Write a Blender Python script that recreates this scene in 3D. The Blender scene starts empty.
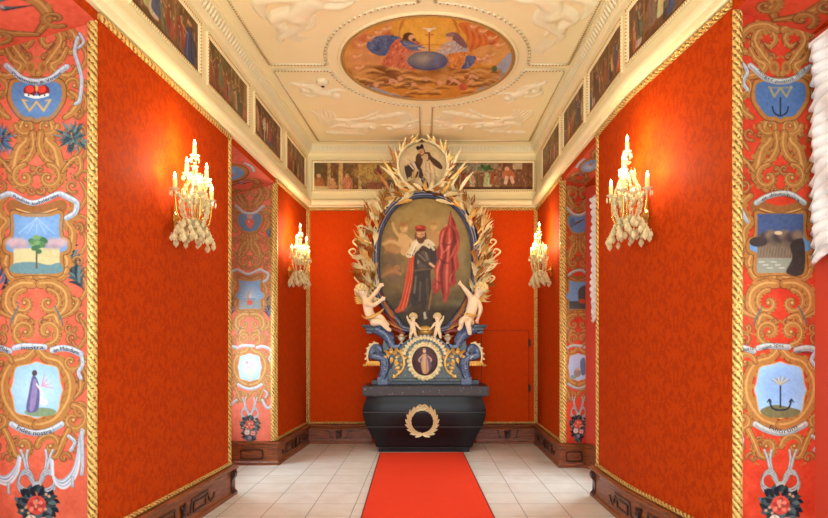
import bpy, bmesh, math, random
import numpy as np
from mathutils import Vector, Matrix
CAND = 3.8
rnd = random.Random(7)
PI = math.pi
sc = bpy.context.scene
COL = sc.collection
F, CX, CY, HC = 565.0, 424.0, 345.0, 1.6          # focal length (px), principal point, eye height

def P(px, py, Y):                                   # point seen at (px, py) at distance Y
    return Vector(((px-CX)/F*Y, Y, HC-(py-CY)/F*Y))

# ------------------------------------------------------------------ objects
def link(o, parent=None):
    COL.objects.link(o)
    if parent is not None:
        o.parent = parent
    return o

def tag(o, label=None, cat=None, group=None, kind=None):
    if label: o['label'] = label
    if cat: o['category'] = cat
    if group: o['group'] = group
    if kind: o['kind'] = kind
    return o

def empty(name, loc=(0, 0, 0), label=None, cat=None, group=None):
    o = bpy.data.objects.new(name, None)
    o.empty_display_size = .1
    link(o); o.location = loc
    return tag(o, label, cat, group)

def mesh_obj(name, verts, faces, mats, parent=None, smooth=False, mi=None, uv=None, inv=True):
    me = bpy.data.meshes.new(name)
    me.from_pydata([tuple(v) for v in verts], [], faces)
    if not isinstance(mats, (list, tuple)): mats = [mats]
    for m in mats: me.materials.append(m)
    if mi is not None: me.polygons.foreach_set('material_index', mi)
    if uv is not None:
        l = me.uv_layers.new(name='UVMap')
        li = np.empty(len(me.loops), dtype=np.int32); me.loops.foreach_get('vertex_index', li)
        l.data.foreach_set('uv', np.asarray(uv, dtype=np.float32)[li].ravel())
    me.update()
    o = bpy.data.objects.new(name, me)
    if smooth is True:
        me.polygons.foreach_set('use_smooth', [True]*len(me.polygons))
    elif smooth:
        me.shade_smooth() if hasattr(me, 'shade_smooth') else None
        me.set_sharp_from_angle(angle=smooth)
    link(o)
    if parent is not None:
        o.parent = parent
        o.matrix_parent_inverse = Matrix.Translation(-Vector(parent.location)) if inv else Matrix()
    return o

class MB:
    """collects shapes and links them as ONE mesh object"""
    def __init__(s): s.v = []; s.f = []; s.m = []; s.uv = []; s.c = 0
    def add(s, vs, fs, uv=None):
        b = len(s.v); s.v += [Vector(v) for v in vs]
        s.uv += list(uv) if uv is not None else [(v[0]+v[1], v[2]) for v in vs]
        s.f += [[i+b for i in f] for f in fs]; s.m += [s.c]*len(fs)
        return s
    def mat(s, i): s.c = i; return s
    def box(s, a, b):
        x0, y0, z0 = a; x1, y1, z1 = b
        v = [(x, y, z) for z in (z0, z1) for y in (y0, y1) for x in (x0, x1)]
        return s.add(v, [(0, 2, 3, 1), (4, 5, 7, 6), (0, 1, 5, 4), (2, 6, 7, 3), (0, 4, 6, 2), (1, 3, 7, 5)])
    def prism(s, pts, d):                            # pts: 3D outline, d: extrusion vector
        n = len(pts); pts = [Vector(p) for p in pts]; d = Vector(d)
        v = pts + [p+d for p in pts]
        f = [list(range(n)), list(range(2*n-1, n-1, -1))] + [(i, i+n, (i+1) % n+n, (i+1) % n) for i in range(n)]
        return s.add(v, f)
    def tube(s, pts, r, n=8, cap=True, closed=False, flat=1.0):
        pts = [Vector(p) for p in pts]; k = len(pts)
        if not hasattr(r, '__len__'): r = [r]*k
        elif len(r) != k: r = list(np.interp(np.linspace(0, 1, k), np.linspace(0, 1, len(r)), r))
        V = []; U = []; up = None; L = 0
        for i, p in enumerate(pts):
            a = pts[(i-1) % k] if (i > 0 or closed) else p
            b = pts[(i+1) % k] if (i < k-1 or closed) else p
            t = (b-a).normalized() if (b-a).length > 1e-9 else Vector((0, 0, 1))
            if up is None:
                up = Vector((0, 0, 1)) if abs(t.z) < .9 else Vector((0, 1, 0))
            x = t.cross(up)
            if x.length < 1e-6: x = t.cross(Vector((1, 0, 0)))
            x.normalize(); y = x.cross(t).normalized(); up = y
            if i: L += (p-pts[i-1]).length
            for j in range(n):
                an = 2*PI*j/n
                V.append(p+(x*math.cos(an)+y*math.sin(an)*flat)*r[i]); U.append((L, j/n))
        fs = []
        for i in range(k if closed else k-1):
            for j in range(n):
                a = i*n+j; b = i*n+(j+1) % n; i2 = (i+1) % k
                fs.append((a, b, i2*n+(j+1) % n, i2*n+j))
        if cap and not closed:
            fs += [list(range(n-1, -1, -1)), list(range((k-1)*n, k*n))]
        return s.add(V, fs, U)
    def lathe(s, prof, c=(0, 0, 0), n=16, axis='z', sx=1, sy=1):
        c = Vector(c); V = []
        for r, z in prof:
            for j in range(n):
                a = 2*PI*j/n; p = (r*math.cos(a)*sx, r*math.sin(a)*sy, z)
                if axis == 'y': p = (p[0], z, p[1])
                elif axis == 'x': p = (z, p[0], p[1])
                V.append(c+Vector(p))
        k = len(prof)
        fs = [(i*n+j, i*n+(j+1) % n, (i+1)*n+(j+1) % n, (i+1)*n+j) for i in range(k-1) for j in range(n)]
        fs += [list(range(n-1, -1, -1)), list(range((k-1)*n, k*n))]
        return s.add(V, fs)
    def ball(s, c, r, n=8, m=5, sq=(1, 1, 1)):
        pr = [(max(1e-4, math.sin(PI*i/m))*r, -math.cos(PI*i/m)*r) for i in range(m+1)]
        b = len(s.v); s.lathe(pr, (0, 0, 0), n)
        for i in range(b, len(s.v)):
            v = s.v[i]; s.v[i] = Vector((v.x*sq[0]+c[0], v.y*sq[1]+c[1], v.z*sq[2]+c[2]))
        return s
    def bead(s, c, r):
        c = Vector(c)
        v = [c+Vector(d)*r for d in ((1, 0, 0), (-1, 0, 0), (0, 1, 0), (0, -1, 0), (0, 0, 1), (0, 0, -1))]
        return s.add(v, [(0, 2, 4), (2, 1, 4), (1, 3, 4), (3, 0, 4), (2, 0, 5), (1, 2, 5), (3, 1, 5), (0, 3, 5)])
    def leaf(s, p, d, n, L, w, curl=.4, side=0, k=7, lob=0):
        """a solid tapering leaf from p along d, face towards n, tip curling towards n"""
        p = Vector(p); d = Vector(d).normalized(); n = Vector(n)
        n = (n-d*n.dot(d)).normalized(); x = d.cross(n)
        V = []
        for i in range(k):
            t = i/(k-1)
            c = p+d*L*(t-.25*abs(curl)*t*t*t)+n*L*curl*t*t*.6+x*side*L*t*t
            ww = w*(math.sin(PI*min(1, t*.85+.12))**.8)*(1-t*t*.55)
            if lob and i % 2: ww *= 1-lob
            if i == k-1: ww = w*.04
            h = ww*.35
            V += [c-x*ww+n*h*.6, c+n*(-h*.2), c+x*ww+n*h*.6, c-n*(h*.7+.002)]
        fs = []
        for i in range(k-1):
            for j in range(4):
                a = i*4+j; b = i*4+(j+1) % 4
                fs.append((a, b, b+4, a+4))
        fs += [(3, 2, 1, 0), ((k-1)*4, (k-1)*4+1, (k-1)*4+2, (k-1)*4+3)]
        return s.add(V, fs)
    def build(s, name, mats, parent=None, smooth=False, inv=True, fix=True):
        o = mesh_obj(name, s.v, s.f, mats, parent, smooth, s.m, s.uv, inv)
        if fix:
            bm = bmesh.new(); bm.from_mesh(o.data)
            bmesh.ops.recalc_face_normals(bm, faces=bm.faces); bm.to_mesh(o.data); bm.free()
        return o

def bevel(o, w=.005, seg=2):
    m = o.modifiers.new('bevel', 'BEVEL'); m.width = w; m.segments = seg; m.limit_method = 'ANGLE'; m.angle_limit = .6
    return o

def cr(pts, n=6, closed=False):                      # Catmull-Rom through the points
    pts = [np.array(p, dtype=float) for p in pts]; k = len(pts); out = []
    if k < 3 and not closed: return pts
    for i in range(k if closed else k-1):
        if closed: a, b, c, d = pts[(i-1) % k], pts[i], pts[(i+1) % k], pts[(i+2) % k]
        else: a, b, c, d = pts[max(i-1, 0)], pts[i], pts[i+1], pts[min(i+2, k-1)]
        for j in range(n):
            t = j/n
            out.append(.5*((2*b)+(c-a)*t+(2*a-5*b+4*c-d)*t*t+(3*b-a-3*c+d)*t**3))
    if not closed: out.append(pts[-1])
    return out

def copy_tree(o, parent=None):
    c = o.copy(); COL.objects.link(c)
    if parent is not None:
        c.parent = parent; c.matrix_parent_inverse = o.matrix_parent_inverse.copy()
    for ch in list(o.children): copy_tree(ch, c)
    return c

# ------------------------------------------------------------------ paths along the walls
class Path:
    """polyline in plan; the room lies on its right-hand side"""
    def __init__(s, pts):
        s.p = [Vector((a[0], a[1], 0)) for a in pts]
        s.L = [0]
        for i in range(1, len(s.p)): s.L.append(s.L[-1]+(s.p[i]-s.p[i-1]).length)
    def seg(s, q):
        for i in range(len(s.p)-1):
            if q <= s.L[i+1]+1e-9 or i == len(s.p)-2: return i
    def at(s, q):
        i = s.seg(q); t = (s.p[i+1]-s.p[i]).normalized()
        return s.p[i]+t*(q-s.L[i]), t, Vector((t.y, -t.x, 0))
    def pt(s, q, n=0, z=0):
        p, t, nn = s.at(q); return p+nn*n+Vector((0, 0, z))
    def s_px(s, px, n=0):
        best = None
        N = 6000
        for k in range(N+1):
            q = s.L[-1]*k/N; p = s.pt(q, n)
            if p.y < .3: continue
            e = abs(CX+F*p.x/p.y-px)
            if best is None or e < best[0]: best = (e, q)
        return best[1]
    def s_near(s, x, y):
        return min(((s.pt(s.L[-1]*k/4000)-Vector((x, y, 0))).length, s.L[-1]*k/4000) for k in range(4001))[1]
    def sub(s, a, b):
        r = [s.pt(a)] + [s.p[i] for i in range(len(s.p)) if a+1e-4 < s.L[i] < b-1e-4] + [s.pt(b)]
        return Path(r)

def sweep(mb, path, prof, closed_prof=True, z0=0, u0=0, caps=True, dz=None):
    """profile (n, z) swept along a Path with mitred corners"""
    p = path.p; k = len(p); m = len(prof); V = []; U = []
    pl = [0]
    for i in range(1, m): pl.append(pl[-1]+math.hypot(prof[i][0]-prof[i-1][0], prof[i][1]-prof[i-1][1]))
    for i in range(k):
        t0 = (p[i]-p[i-1]).normalized() if i > 0 else (p[1]-p[0]).normalized()
        t1 = (p[i+1]-p[i]).normalized() if i < k-1 else t0
        n0 = Vector((t0.y, -t0.x, 0)); n1 = Vector((t1.y, -t1.x, 0))
        b = (n0+n1).normalized(); b = b/max(.25, b.dot(n0))
        for j, (n, z) in enumerate(prof):
            V.append(p[i]+b*n+Vector((0, 0, z+z0))); U.append((path.L[i]+u0, z+z0 if dz else pl[j]))
    fs = []
    for i in range(k-1):
        for j in range(m if closed_prof else m-1):
            a = i*m+j; c = i*m+(j+1) % m
            fs.append((a, c, c+m, a+m))
    if closed_prof and caps: fs += [list(range(m-1, -1, -1)), list(range((k-1)*m, k*m))]
    mb.add(V, fs, U)
    return mb

def halfround(w, h, n=5, n0=0.0):                     # (n, z) profile, a half round bead of width w
    return [(n0, -w/2)] + [(n0+h*math.sin(PI*(i+.5)/n), -w/2*math.cos(PI*(i+.5)/n)) for i in range(n)] + [(n0, w/2)]

def vstrip(mb, p, t, n, w, h, z0, z1, k=10):           # upright half-round strip; p centre at floor, t across, n outward
    pr = halfround(w, h); m = len(pr); V = []; U = []
    t = Vector(t); n = Vector(n); pl = 0; vs = [0]
    for i in range(1, m): pl += math.hypot(pr[i][0]-pr[i-1][0], pr[i][1]-pr[i-1][1]); vs.append(pl)
    for i in range(2):
        z = (z0, z1)[i]
        for j, (a, b) in enumerate(pr):
            V.append(Vector(p)+n*a+t*b+Vector((0, 0, z))); U.append((z, vs[j]))
    fs = [(j, (j+1) % m, (j+1) % m+m, j+m) for j in range(m)] + [list(range(m-1, -1, -1)), list(range(m, 2*m))]
    mb.add(V, fs, U)

# ------------------------------------------------------------------ painter: pigments for pictures and murals
def lin(a):
    a = np.clip(np.asarray(a, dtype=np.float64)/255., 0, 1)
    return np.where(a <= .04045, a/12.92, ((a+.055)/1.055)**2.4)

class Cv:
    def __init__(s, x0, y0, x1, y1, k, bg):
        s.x0, s.y0, s.k = x0, y0, k
        s.w = int(round((x1-x0)*k))+1; s.h = int(round((y1-y0)*k))+1
        s.a = np.empty((s.h, s.w, 3)); s.a[:] = bg
        s.rng = np.random.default_rng(5)
    def _win(s, xa, ya, xb, yb):
        i0 = max(0, int((xa-s.x0)*s.k)-2); i1 = min(s.w, int((xb-s.x0)*s.k)+3)
        j0 = max(0, int((ya-s.y0)*s.k)-2); j1 = min(s.h, int((yb-s.y0)*s.k)+3)
        if i0 >= i1 or j0 >= j1: return None
        X, Y = np.meshgrid(np.arange(i0, i1)/s.k+s.x0, np.arange(j0, j1)/s.k+s.y0)
        return (slice(j0, j1), slice(i0, i1)), X, Y
    def _mix(s, sl, m, c):
        m = m[..., None]; s.a[sl] = s.a[sl]*(1-m)+np.asarray(c, dtype=float)*m
    def poly(s, pts, c, al=1., sm=True, soft=None, n=5):
        soft = soft or .8/s.k
        q = np.array(cr(pts, n, True) if sm else pts, dtype=float)
        w = s._win(q[:, 0].min()-soft, q[:, 1].min()-soft, q[:, 0].max()+soft, q[:, 1].max()+soft)
        if w is None: return s
        sl, X, Y = w; ins = np.zeros(X.shape, bool); d2 = np.full(X.shape, 1e9)
        for i in range(len(q)):
            ax, ay = q[i-1]; bx, by = q[i]
            cond = ((ay > Y) != (by > Y))
            if by != ay: ins ^= cond & (X < (bx-ax)*(Y-ay)/(by-ay)+ax)
            l = (bx-ax)**2+(by-ay)**2+1e-12
            t = np.clip(((X-ax)*(bx-ax)+(Y-ay)*(by-ay))/l, 0, 1)
            d2 = np.minimum(d2, (X-ax-t*(bx-ax))**2+(Y-ay-t*(by-ay))**2)
        d = np.sqrt(d2); sd = np.where(ins, d, -d)
        s._mix(sl, np.clip(.5+sd/soft*.5, 0, 1)*al, c); return s
    def line(s, pts, w, c, al=1., sm=True, soft=None, n=5):
        soft = soft or .8/s.k
        q = np.array(cr(pts, n) if sm else pts, dtype=float)
        ws = np.interp(np.linspace(0, 1, len(q)), np.linspace(0, 1, len(w)), w) if hasattr(w, '__len__') else np.full(len(q), float(w))
        mw = ws.max()/2+soft
        win = s._win(q[:, 0].min()-mw, q[:, 1].min()-mw, q[:, 0].max()+mw, q[:, 1].max()+mw)
        if win is None: return s
        sl, X, Y = win; M = np.zeros(X.shape); x0 = X[0, 0]; y0 = Y[0, 0]
        for i in range(1, len(q)):
            ax, ay = q[i-1]; bx, by = q[i]
            ia = max(0, int((min(ax, bx)-mw-x0)*s.k)); ib = int((max(ax, bx)+mw-x0)*s.k)+2
            ja = max(0, int((min(ay, by)-mw-y0)*s.k)); jb = int((max(ay, by)+mw-y0)*s.k)+2
            if ib <= 0 or jb <= 0: continue
            x = X[ja:jb, ia:ib]; y = Y[ja:jb, ia:ib]
            l = (bx-ax)**2+(by-ay)**2+1e-12
            t = np.clip(((x-ax)*(bx-ax)+(y-ay)*(by-ay))/l, 0, 1)
            d = np.sqrt((x-ax-t*(bx-ax))**2+(y-ay-t*(by-ay))**2)
            hw = (ws[i-1]+(ws[i]-ws[i-1])*t)/2
            M[ja:jb, ia:ib] = np.maximum(M[ja:jb, ia:ib], np.clip(.5+(hw-d)/soft, 0, 1))
        s._mix(sl, M*al, c); return s
    def ell(s, cx, cy, rx, ry, c, al=1., rot=0, soft=None):
        r = max(rx, ry); soft = soft or .8/s.k
        w = s._win(cx-r-soft, cy-r-soft, cx+r+soft, cy+r+soft)
        if w is None: return s
        sl, X, Y = w; co, si = math.cos(rot), math.sin(rot)
        x = ((X-cx)*co+(Y-cy)*si)/rx; y = (-(X-cx)*si+(Y-cy)*co)/ry
        d = (1-np.sqrt(x*x+y*y))*min(rx, ry)
        s._mix(sl, np.clip(.5+d/soft*(.5 if soft > 1.5/s.k else 1), 0, 1)*al, c); return s
    def grain(s, amp, cell, tint=(1, 1, 1)):
        gw, gh = int(s.w/s.k/cell)+3, int(s.h/s.k/cell)+3
        g = s.rng.normal(0, 1, (gh, gw))
        y = np.arange(s.h)/s.k/cell; x = np.arange(s.w)/s.k/cell
        yi = y.astype(int); xi = x.astype(int); fy = (y-yi); fx = (x-xi)
        fy = fy*fy*(3-2*fy); fx = fx*fx*(3-2*fx)
        a = g[yi][:, xi]*(1-fx)+g[yi][:, xi+1]*fx; b = g[yi+1][:, xi]*(1-fx)+g[yi+1][:, xi+1]*fx
        n = a*(1-fy[:, None])+b*fy[:, None]
        s.a += n[..., None]*amp*np.asarray(tint); return s
    def sample(s, u, v):
        x = np.clip((u-s.x0)*s.k, 0, s.w-1.001); y = np.clip((v-s.y0)*s.k, 0, s.h-1.001)
        i = x.astype(int); j = y.astype(int); fx = (x-i)[..., None]; fy = (y-j)[..., None]
        return (s.a[j, i]*(1-fx)+s.a[j, i+1]*fx)*(1-fy)+(s.a[j+1, i]*(1-fx)+s.a[j+1, i+1]*fx)*fy

def paint_mesh(name, pos, colors, mat, parent=None, mask=None):
    """pos (h, w, 3) grid of points, colors (h, w, 3) pigments in 0..255 -> one mesh"""
    h, w, _ = pos.shape
    idx = np.arange(h*w).reshape(h, w)
    q = np.stack([idx[:-1, :-1], idx[1:, :-1], idx[1:, 1:], idx[:-1, 1:]], -1)
    if mask is not None:
        keep = mask[:-1, :-1] & mask[1:, :-1] & mask[1:, 1:] & mask[:-1, 1:]; q = q[keep]
    q = q.reshape(-1, 4)
    used = np.zeros(h*w, bool); used[q.ravel()] = True
    remap = np.cumsum(used)-1; q = remap[q]
    v = pos.reshape(-1, 3)[used]; c = lin(colors.reshape(-1, 3)[used])
    me = bpy.data.meshes.new(name)
    me.vertices.add(len(v)); me.vertices.foreach_set('co', v.astype(np.float32).ravel())
    me.loops.add(len(q)*4); me.loops.foreach_set('vertex_index', q.astype(np.int32).ravel())
    me.polygons.add(len(q)); me.polygons.foreach_set('loop_start', np.arange(0, len(q)*4, 4, dtype=np.int32))
    me.polygons.foreach_set('use_smooth', np.ones(len(q), dtype=bool))
    at = me.color_attributes.new('Pigment', 'FLOAT_COLOR', 'POINT')
    at.data.foreach_set('color', np.concatenate([c, np.ones((len(c), 1))], 1).astype(np.float32).ravel())
    me.materials.append(mat); me.update(calc_edges=True); me.validate()
    o = bpy.data.objects.new(name, me); link(o)
    if parent is not None:
        o.parent = parent; o.matrix_parent_inverse = Matrix.Translation(-Vector(parent.location))
    return o

def lettering(name, items, place, mat, parent):
    """items: (text, path pts in picture units, height); glyph meshes bent along the path"""
    V = []; Fs = []
    for text, pts, size in items:
        cu = bpy.data.curves.new('t', 'FONT'); cu.body = text; cu.size = 1.0; cu.resolution_u = 2
        ob = bpy.data.objects.new('t', cu); link(ob)
        dg = bpy.context.evaluated_depsgraph_get(); me = bpy.data.meshes.new_from_object(ob.evaluated_get(dg))
        xs = [v.co.x for v in me.vertices] or [0, 1]; wtot = max(xs)-min(xs); xmin = min(xs)
        q = [np.array(p) for p in cr(pts, 8)]
        L = [0]
        for i in range(1, len(q)): L.append(L[-1]+np.linalg.norm(q[i]-q[i-1]))
        b = len(V)
        for v in me.vertices:
            d = (v.co.x-xmin)/wtot*L[-1]; i = min(len(q)-2, max(0, int(np.searchsorted(L, d))-1))
            t = (q[i+1]-q[i])/max(1e-9, L[i+1]-L[i]); p = q[i]+t*(d-L[i]); nrm = np.array((t[1], -t[0]))
            p = p+nrm*(v.co.y-.33)*size
            V.append(place(p[0], p[1]))
        Fs += [[i+b for i in f.vertices] for f in me.polygons]
        bpy.data.objects.remove(ob); bpy.data.curves.remove(cu); bpy.data.meshes.remove(me)
    return mesh_obj(name, V, Fs, mat, parent)

def skin(name, J, B, mat, parent, sub=2):
    """J: name -> (Vector, radius); B: bones (pairs). One continuous smooth body."""
    ks = list(J); me = bpy.data.meshes.new(name)
    me.from_pydata([tuple(J[k][0]) for k in ks], [(ks.index(a), ks.index(b)) for a, b in B], [])
    o = bpy.data.objects.new(name, me); link(o)
    m = o.modifiers.new('skin', 'SKIN'); m.use_smooth_shade = True; m.branch_smoothing = .6
    if not me.skin_vertices: raise RuntimeError('skin layer')
    for i, k in enumerate(ks):
        r = J[k][1]; me.skin_vertices[0].data[i].radius = (r, r)
    me.skin_vertices[0].data[0].use_root = True
    s2 = o.modifiers.new('sub', 'SUBSURF'); s2.levels = sub; s2.render_levels = sub
    dg = bpy.context.evaluated_depsgraph_get()
    nm = bpy.data.meshes.new_from_object(o.evaluated_get(dg)); nm.name = name
    o.modifiers.clear(); old = o.data; o.data = nm; bpy.data.meshes.remove(old)
    nm.materials.clear(); nm.materials.append(mat)
    nm.polygons.foreach_set('use_smooth', [True]*len(nm.polygons))
    if parent is not None:
        o.parent = parent; o.matrix_parent_inverse = Matrix.Translation(-Vector(parent.location))
    return o
# ------------------------------------------------------------------ materials
class NT:
    def __init__(s, name):
        s.m = bpy.data.materials.new(name); s.m.use_nodes = True
        s.t = s.m.node_tree; s.n = s.t.nodes; s.b = s.n['Principled BSDF']
    def new(s, typ, **kw):
        n = s.n.new(typ)
        for k, v in kw.items():
            if k in n.inputs: n.inputs[k].default_value = v
            else: setattr(n, k, v)
        return n
    def l(s, a, b): s.t.links.new(a, b)
    def math(s, op, a, b=None):
        n = s.n.new('ShaderNodeMath'); n.operation = op
        for i, x in enumerate((a, b)):
            if x is None: continue
            if hasattr(x, 'is_linked'): s.l(x, n.inputs[i])
            else: n.inputs[i].default_value = x
        return n.outputs[0]
    def mix(s, f, a, b):
        n = s.n.new('ShaderNodeMix'); n.data_type = 'RGBA'
        for i, x in ((0, f), (6, a), (7, b)):
            if hasattr(x, 'is_linked'): s.l(x, n.inputs[i])
            elif i == 0: n.inputs[0].default_value = x
            else: n.inputs[i].default_value = x if len(x) == 4 else (*x, 1)
        return n.outputs[2]
    def ramp(s, f, stops):
        n = s.n.new('ShaderNodeValToRGB'); s.l(f, n.inputs[0]); e = n.color_ramp.elements
        while len(e) < len(stops): e.new(.5)
        for i, (p, c) in enumerate(stops):
            e[i].position = p; e[i].color = (*c, 1) if hasattr(c, '__len__') else (c, c, c, 1)
        return n.outputs[0]
    def bump(s, h, st=.3, d=.01):
        n = s.new('ShaderNodeBump'); n.inputs['Strength'].default_value = st; n.inputs['Distance'].default_value = d
        s.l(h, n.inputs['Height']); s.l(n.outputs[0], s.b.inputs['Normal'])
    def set(s, **kw):
        for k, v in kw.items():
            i = s.b.inputs[k.replace('_', ' ')]
            if hasattr(v, 'is_linked'): s.l(v, i)
            else: i.default_value = (*v, 1) if hasattr(v, '__len__') and len(v) == 3 else v
        return s.m

def rgb(*c): return tuple(float(x) for x in lin(c))

def simple(name, c, rough=.5, metal=0, var=.15, scale=8, bump=0, detail=4, bscale=None, spec=.5):
    t = NT(name); co = t.new('ShaderNodeTexCoord')
    nz = t.new('ShaderNodeTexNoise', Scale=scale, Detail=detail); t.l(co.outputs['Object'], nz.inputs['Vector'])
    c = rgb(*c); lo = tuple(x*(1-var) for x in c); hi = tuple(min(1, x*(1+var)) for x in c)
    col = t.mix(nz.outputs[0], lo, hi)
    if bump:
        n2 = nz
        if bscale:
            n2 = t.new('ShaderNodeTexNoise', Scale=bscale, Detail=3); t.l(co.outputs['Object'], n2.inputs['Vector'])
        t.bump(n2.outputs[0], bump, .01)
    return t.set(Base_Color=col, Roughness=rough, Metallic=metal, Specular_IOR_Level=spec)

def damask(name, base, tone, px=.30, py=.42, sheen=.2):
    """woven damask: a mirrored ornament repeated in half-drop rows, on UV in metres"""
    t = NT(name); uv = t.new('ShaderNodeUVMap'); sp = t.new('ShaderNodeSeparateXYZ'); t.l(uv.outputs[0], sp.inputs[0])
    x = t.math('DIVIDE', sp.outputs[0], px); y = t.math('DIVIDE', sp.outputs[1], py)
    col_i = t.math('FLOOR', x); odd = t.math('MODULO', t.math('ABSOLUTE', col_i), 2.0)
    y2 = t.math('ADD', y, t.math('MULTIPLY', odd, .5))
    fx = t.math('ABSOLUTE', t.math('SUBTRACT', t.math('FRACT', x), .5))
    fy = t.math('FRACT', y2)
    cb = t.new('ShaderNodeCombineXYZ')
    t.l(t.math('MULTIPLY', fx, 1.0), cb.inputs[0]); t.l(fy, cb.inputs[1])
    nz = t.new('ShaderNodeTexNoise', Scale=7.5, Detail=2.2, Distortion=1.4); t.l(cb.outputs[0], nz.inputs['Vector'])
    orn = t.ramp(nz.outputs[0], [(.47, 0), (.53, 1)])
    fine = t.new('ShaderNodeTexNoise', Scale=230., Detail=2); t.l(uv.outputs[0], fine.inputs['Vector'])
    big = t.new('ShaderNodeTexNoise', Scale=1.1, Detail=2); t.l(uv.outputs[0], big.inputs['Vector'])
    a = rgb(*base); b = rgb(*tone)
    c = t.mix(orn, a, b)
    c = t.mix(t.math('MULTIPLY', fine.outputs[0], .25), c, tuple(v*.62 for v in a))
    r = t.math('ADD', t.math('MULTIPLY', orn, -.1), .75)
    h = t.math('ADD', t.math('MULTIPLY', orn, .5), t.math('MULTIPLY', fine.outputs[0], .35))
    t.bump(h, .12, .003)
    return t.set(Base_Color=c, Roughness=r, Specular_IOR_Level=.05)

def carved_gold(name, c1=(232, 190, 104), c2=(120, 76, 24), su=1, ang=1, fu=125, metal=.4):
    """gilded leaf moulding: slanted leaves along the run (UV u in metres), darker in the hollows"""
    t = NT(name); uv = t.new('ShaderNodeUVMap'); sp = t.new('ShaderNodeSeparateXYZ'); t.l(uv.outputs[0], sp.inputs[0])
    d = t.math('ADD', t.math('MULTIPLY', sp.outputs[0], fu), t.math('MULTIPLY', sp.outputs[1], fu*1.1))
    co = t.new('ShaderNodeTexCoord')
    nz = t.new('ShaderNodeTexNoise', Scale=60., Detail=3); t.l(co.outputs['Object'], nz.inputs['Vector'])
    w = t.math('SINE', t.math('ADD', d, t.math('MULTIPLY', nz.outputs[0], 5.)))
    h = t.math('ADD', t.math('MULTIPLY', w, .5), .5)
    f = t.ramp(t.math('ADD', t.math('MULTIPLY', h, .3), t.math('MULTIPLY', nz.outputs[0], .8)), [(.36, 0), (.58, 1)])
    t.bump(h, .7, .012)
    return t.set(Base_Color=t.mix(f, rgb(*c2), rgb(*c1)), Roughness=.38, Metallic=metal)

M = {}
M['damask'] = damask('orange_red_damask', (188, 64, 8), (166, 51, 5))
M['damask_back'] = damask('flat_red_wall_cloth', (208, 68, 6), (202, 63, 5), sheen=.1)
M['gold_strip'] = carved_gold('gilded_leaf_moulding')
M['gold'] = simple('burnished_gold', (232, 186, 100), .34, .5, .3, 30, .3, 3)
M['gold_pale'] = simple('pale_gilding', (246, 222, 164), .4, .25, .22, 24, .3, 3)
M['gold_dark'] = simple('shade_toned_gilding', (168, 106, 42), .42, .5, .4, 30, .35, 3)  # darker copy of the gilding, imitates shade between the leaves
M['plaster'] = simple('cream_plaster', (244, 228, 178), .7, 0, .05, 3, .05, bscale=60)
M['stucco'] = simple('stucco_relief_white', (238, 228, 190), .75, 0, .06, 9, .08, bscale=70)
M['stucco_line'] = simple('gilded_bead', (192, 146, 72), .5, .25, .3, 60)
M['red_paint'] = simple('red_mural_ground', (196, 60, 32), .75, 0, .1, 4, .05, bscale=90)
M['wood'] = None
def wood(name, a, b, rough=.42):
    t = NT(name); co = t.new('ShaderNodeTexCoord'); mp = t.new('ShaderNodeMapping'); mp.inputs['Scale'].default_value = (2, 2, 22)
    t.l(co.outputs['Object'], mp.inputs[0])
    nz = t.new('ShaderNodeTexNoise', Scale=2.5, Detail=6, Distortion=1.2); t.l(mp.outputs[0], nz.inputs['Vector'])
    t.bump(nz.outputs[0], .08, .004)
    return t.set(Base_Color=t.mix(t.ramp(nz.outputs[0], [(.35, 0), (.65, 1)]), rgb(*a), rgb(*b)), Roughness=rough, Coat_Weight=.1, Coat_Roughness=.3)
M['wood'] = wood('polished_walnut', (92, 42, 15), (150, 78, 32))
M['wood_dark'] = wood('dark_carved_wood', (46, 20, 10), (70, 34, 18), .35)
def pigment(name, rough=.65):
    t = NT(name); at = t.new('ShaderNodeAttribute'); at.attribute_name = 'Pigment'
    co = t.new('ShaderNodeTexCoord'); nz = t.new('ShaderNodeTexNoise', Scale=60., Detail=4); t.l(co.outputs['Object'], nz.inputs['Vector'])
    t.bump(nz.outputs[0], .06, .004)
    return t.set(Base_Color=at.outputs['Color'], Roughness=rough, Specular_IOR_Level=.25)
M['mural'] = pigment('mural_pigment', .8)
M['oil'] = pigment('oil_paint', .45)
M['ink'] = simple('black_lettering', (40, 38, 42), .8)
M['white_cloth'] = simple('white_curtain_cloth', (240, 238, 234), .85, 0, .03, 6)
M['ivory'] = simple('painted_ivory_flesh', (246, 222, 182), .45, 0, .07, 14)
M['ivory2'] = simple('cream_gesso', (238, 222, 182), .5, 0, .1, 20)
M['hair_gold'] = simple('gilded_hair', (242, 214, 156), .5, .1, .25, 40, .4)
M['black_stone'] = None
def speckle(name, base, fleck, thr=.70, rough=.3, scale=60):
    t = NT(name); co = t.new('ShaderNodeTexCoord')
    nz = t.new('ShaderNodeTexNoise', Scale=scale, Detail=2); t.l(co.outputs['Object'], nz.inputs['Vector'])
    n2 = t.new('ShaderNodeTexNoise', Scale=3., Detail=4); t.l(co.outputs['Object'], n2.inputs['Vector'])
    c = t.mix(t.ramp(nz.outputs[0], [(thr, 0), (thr+.03, 1)]), t.mix(n2.outputs[0], tuple(v*.7 for v in rgb(*base)), tuple(v*1.4 for v in rgb(*base))), rgb(*fleck))
    return t.set(Base_Color=c, Roughness=rough)
M['black_slab'] = speckle('chipped_dark_slab', (50, 40, 38), (190, 180, 165), .69, .42, 42)
M['black_table'] = simple('black_lacquered_wood', (16, 14, 17), .34, 0, .3, 5, spec=.3)
M['table_seam'] = simple('pale_edge_line', (70, 60, 54), .5)  # slightly lighter line across the black front
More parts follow.
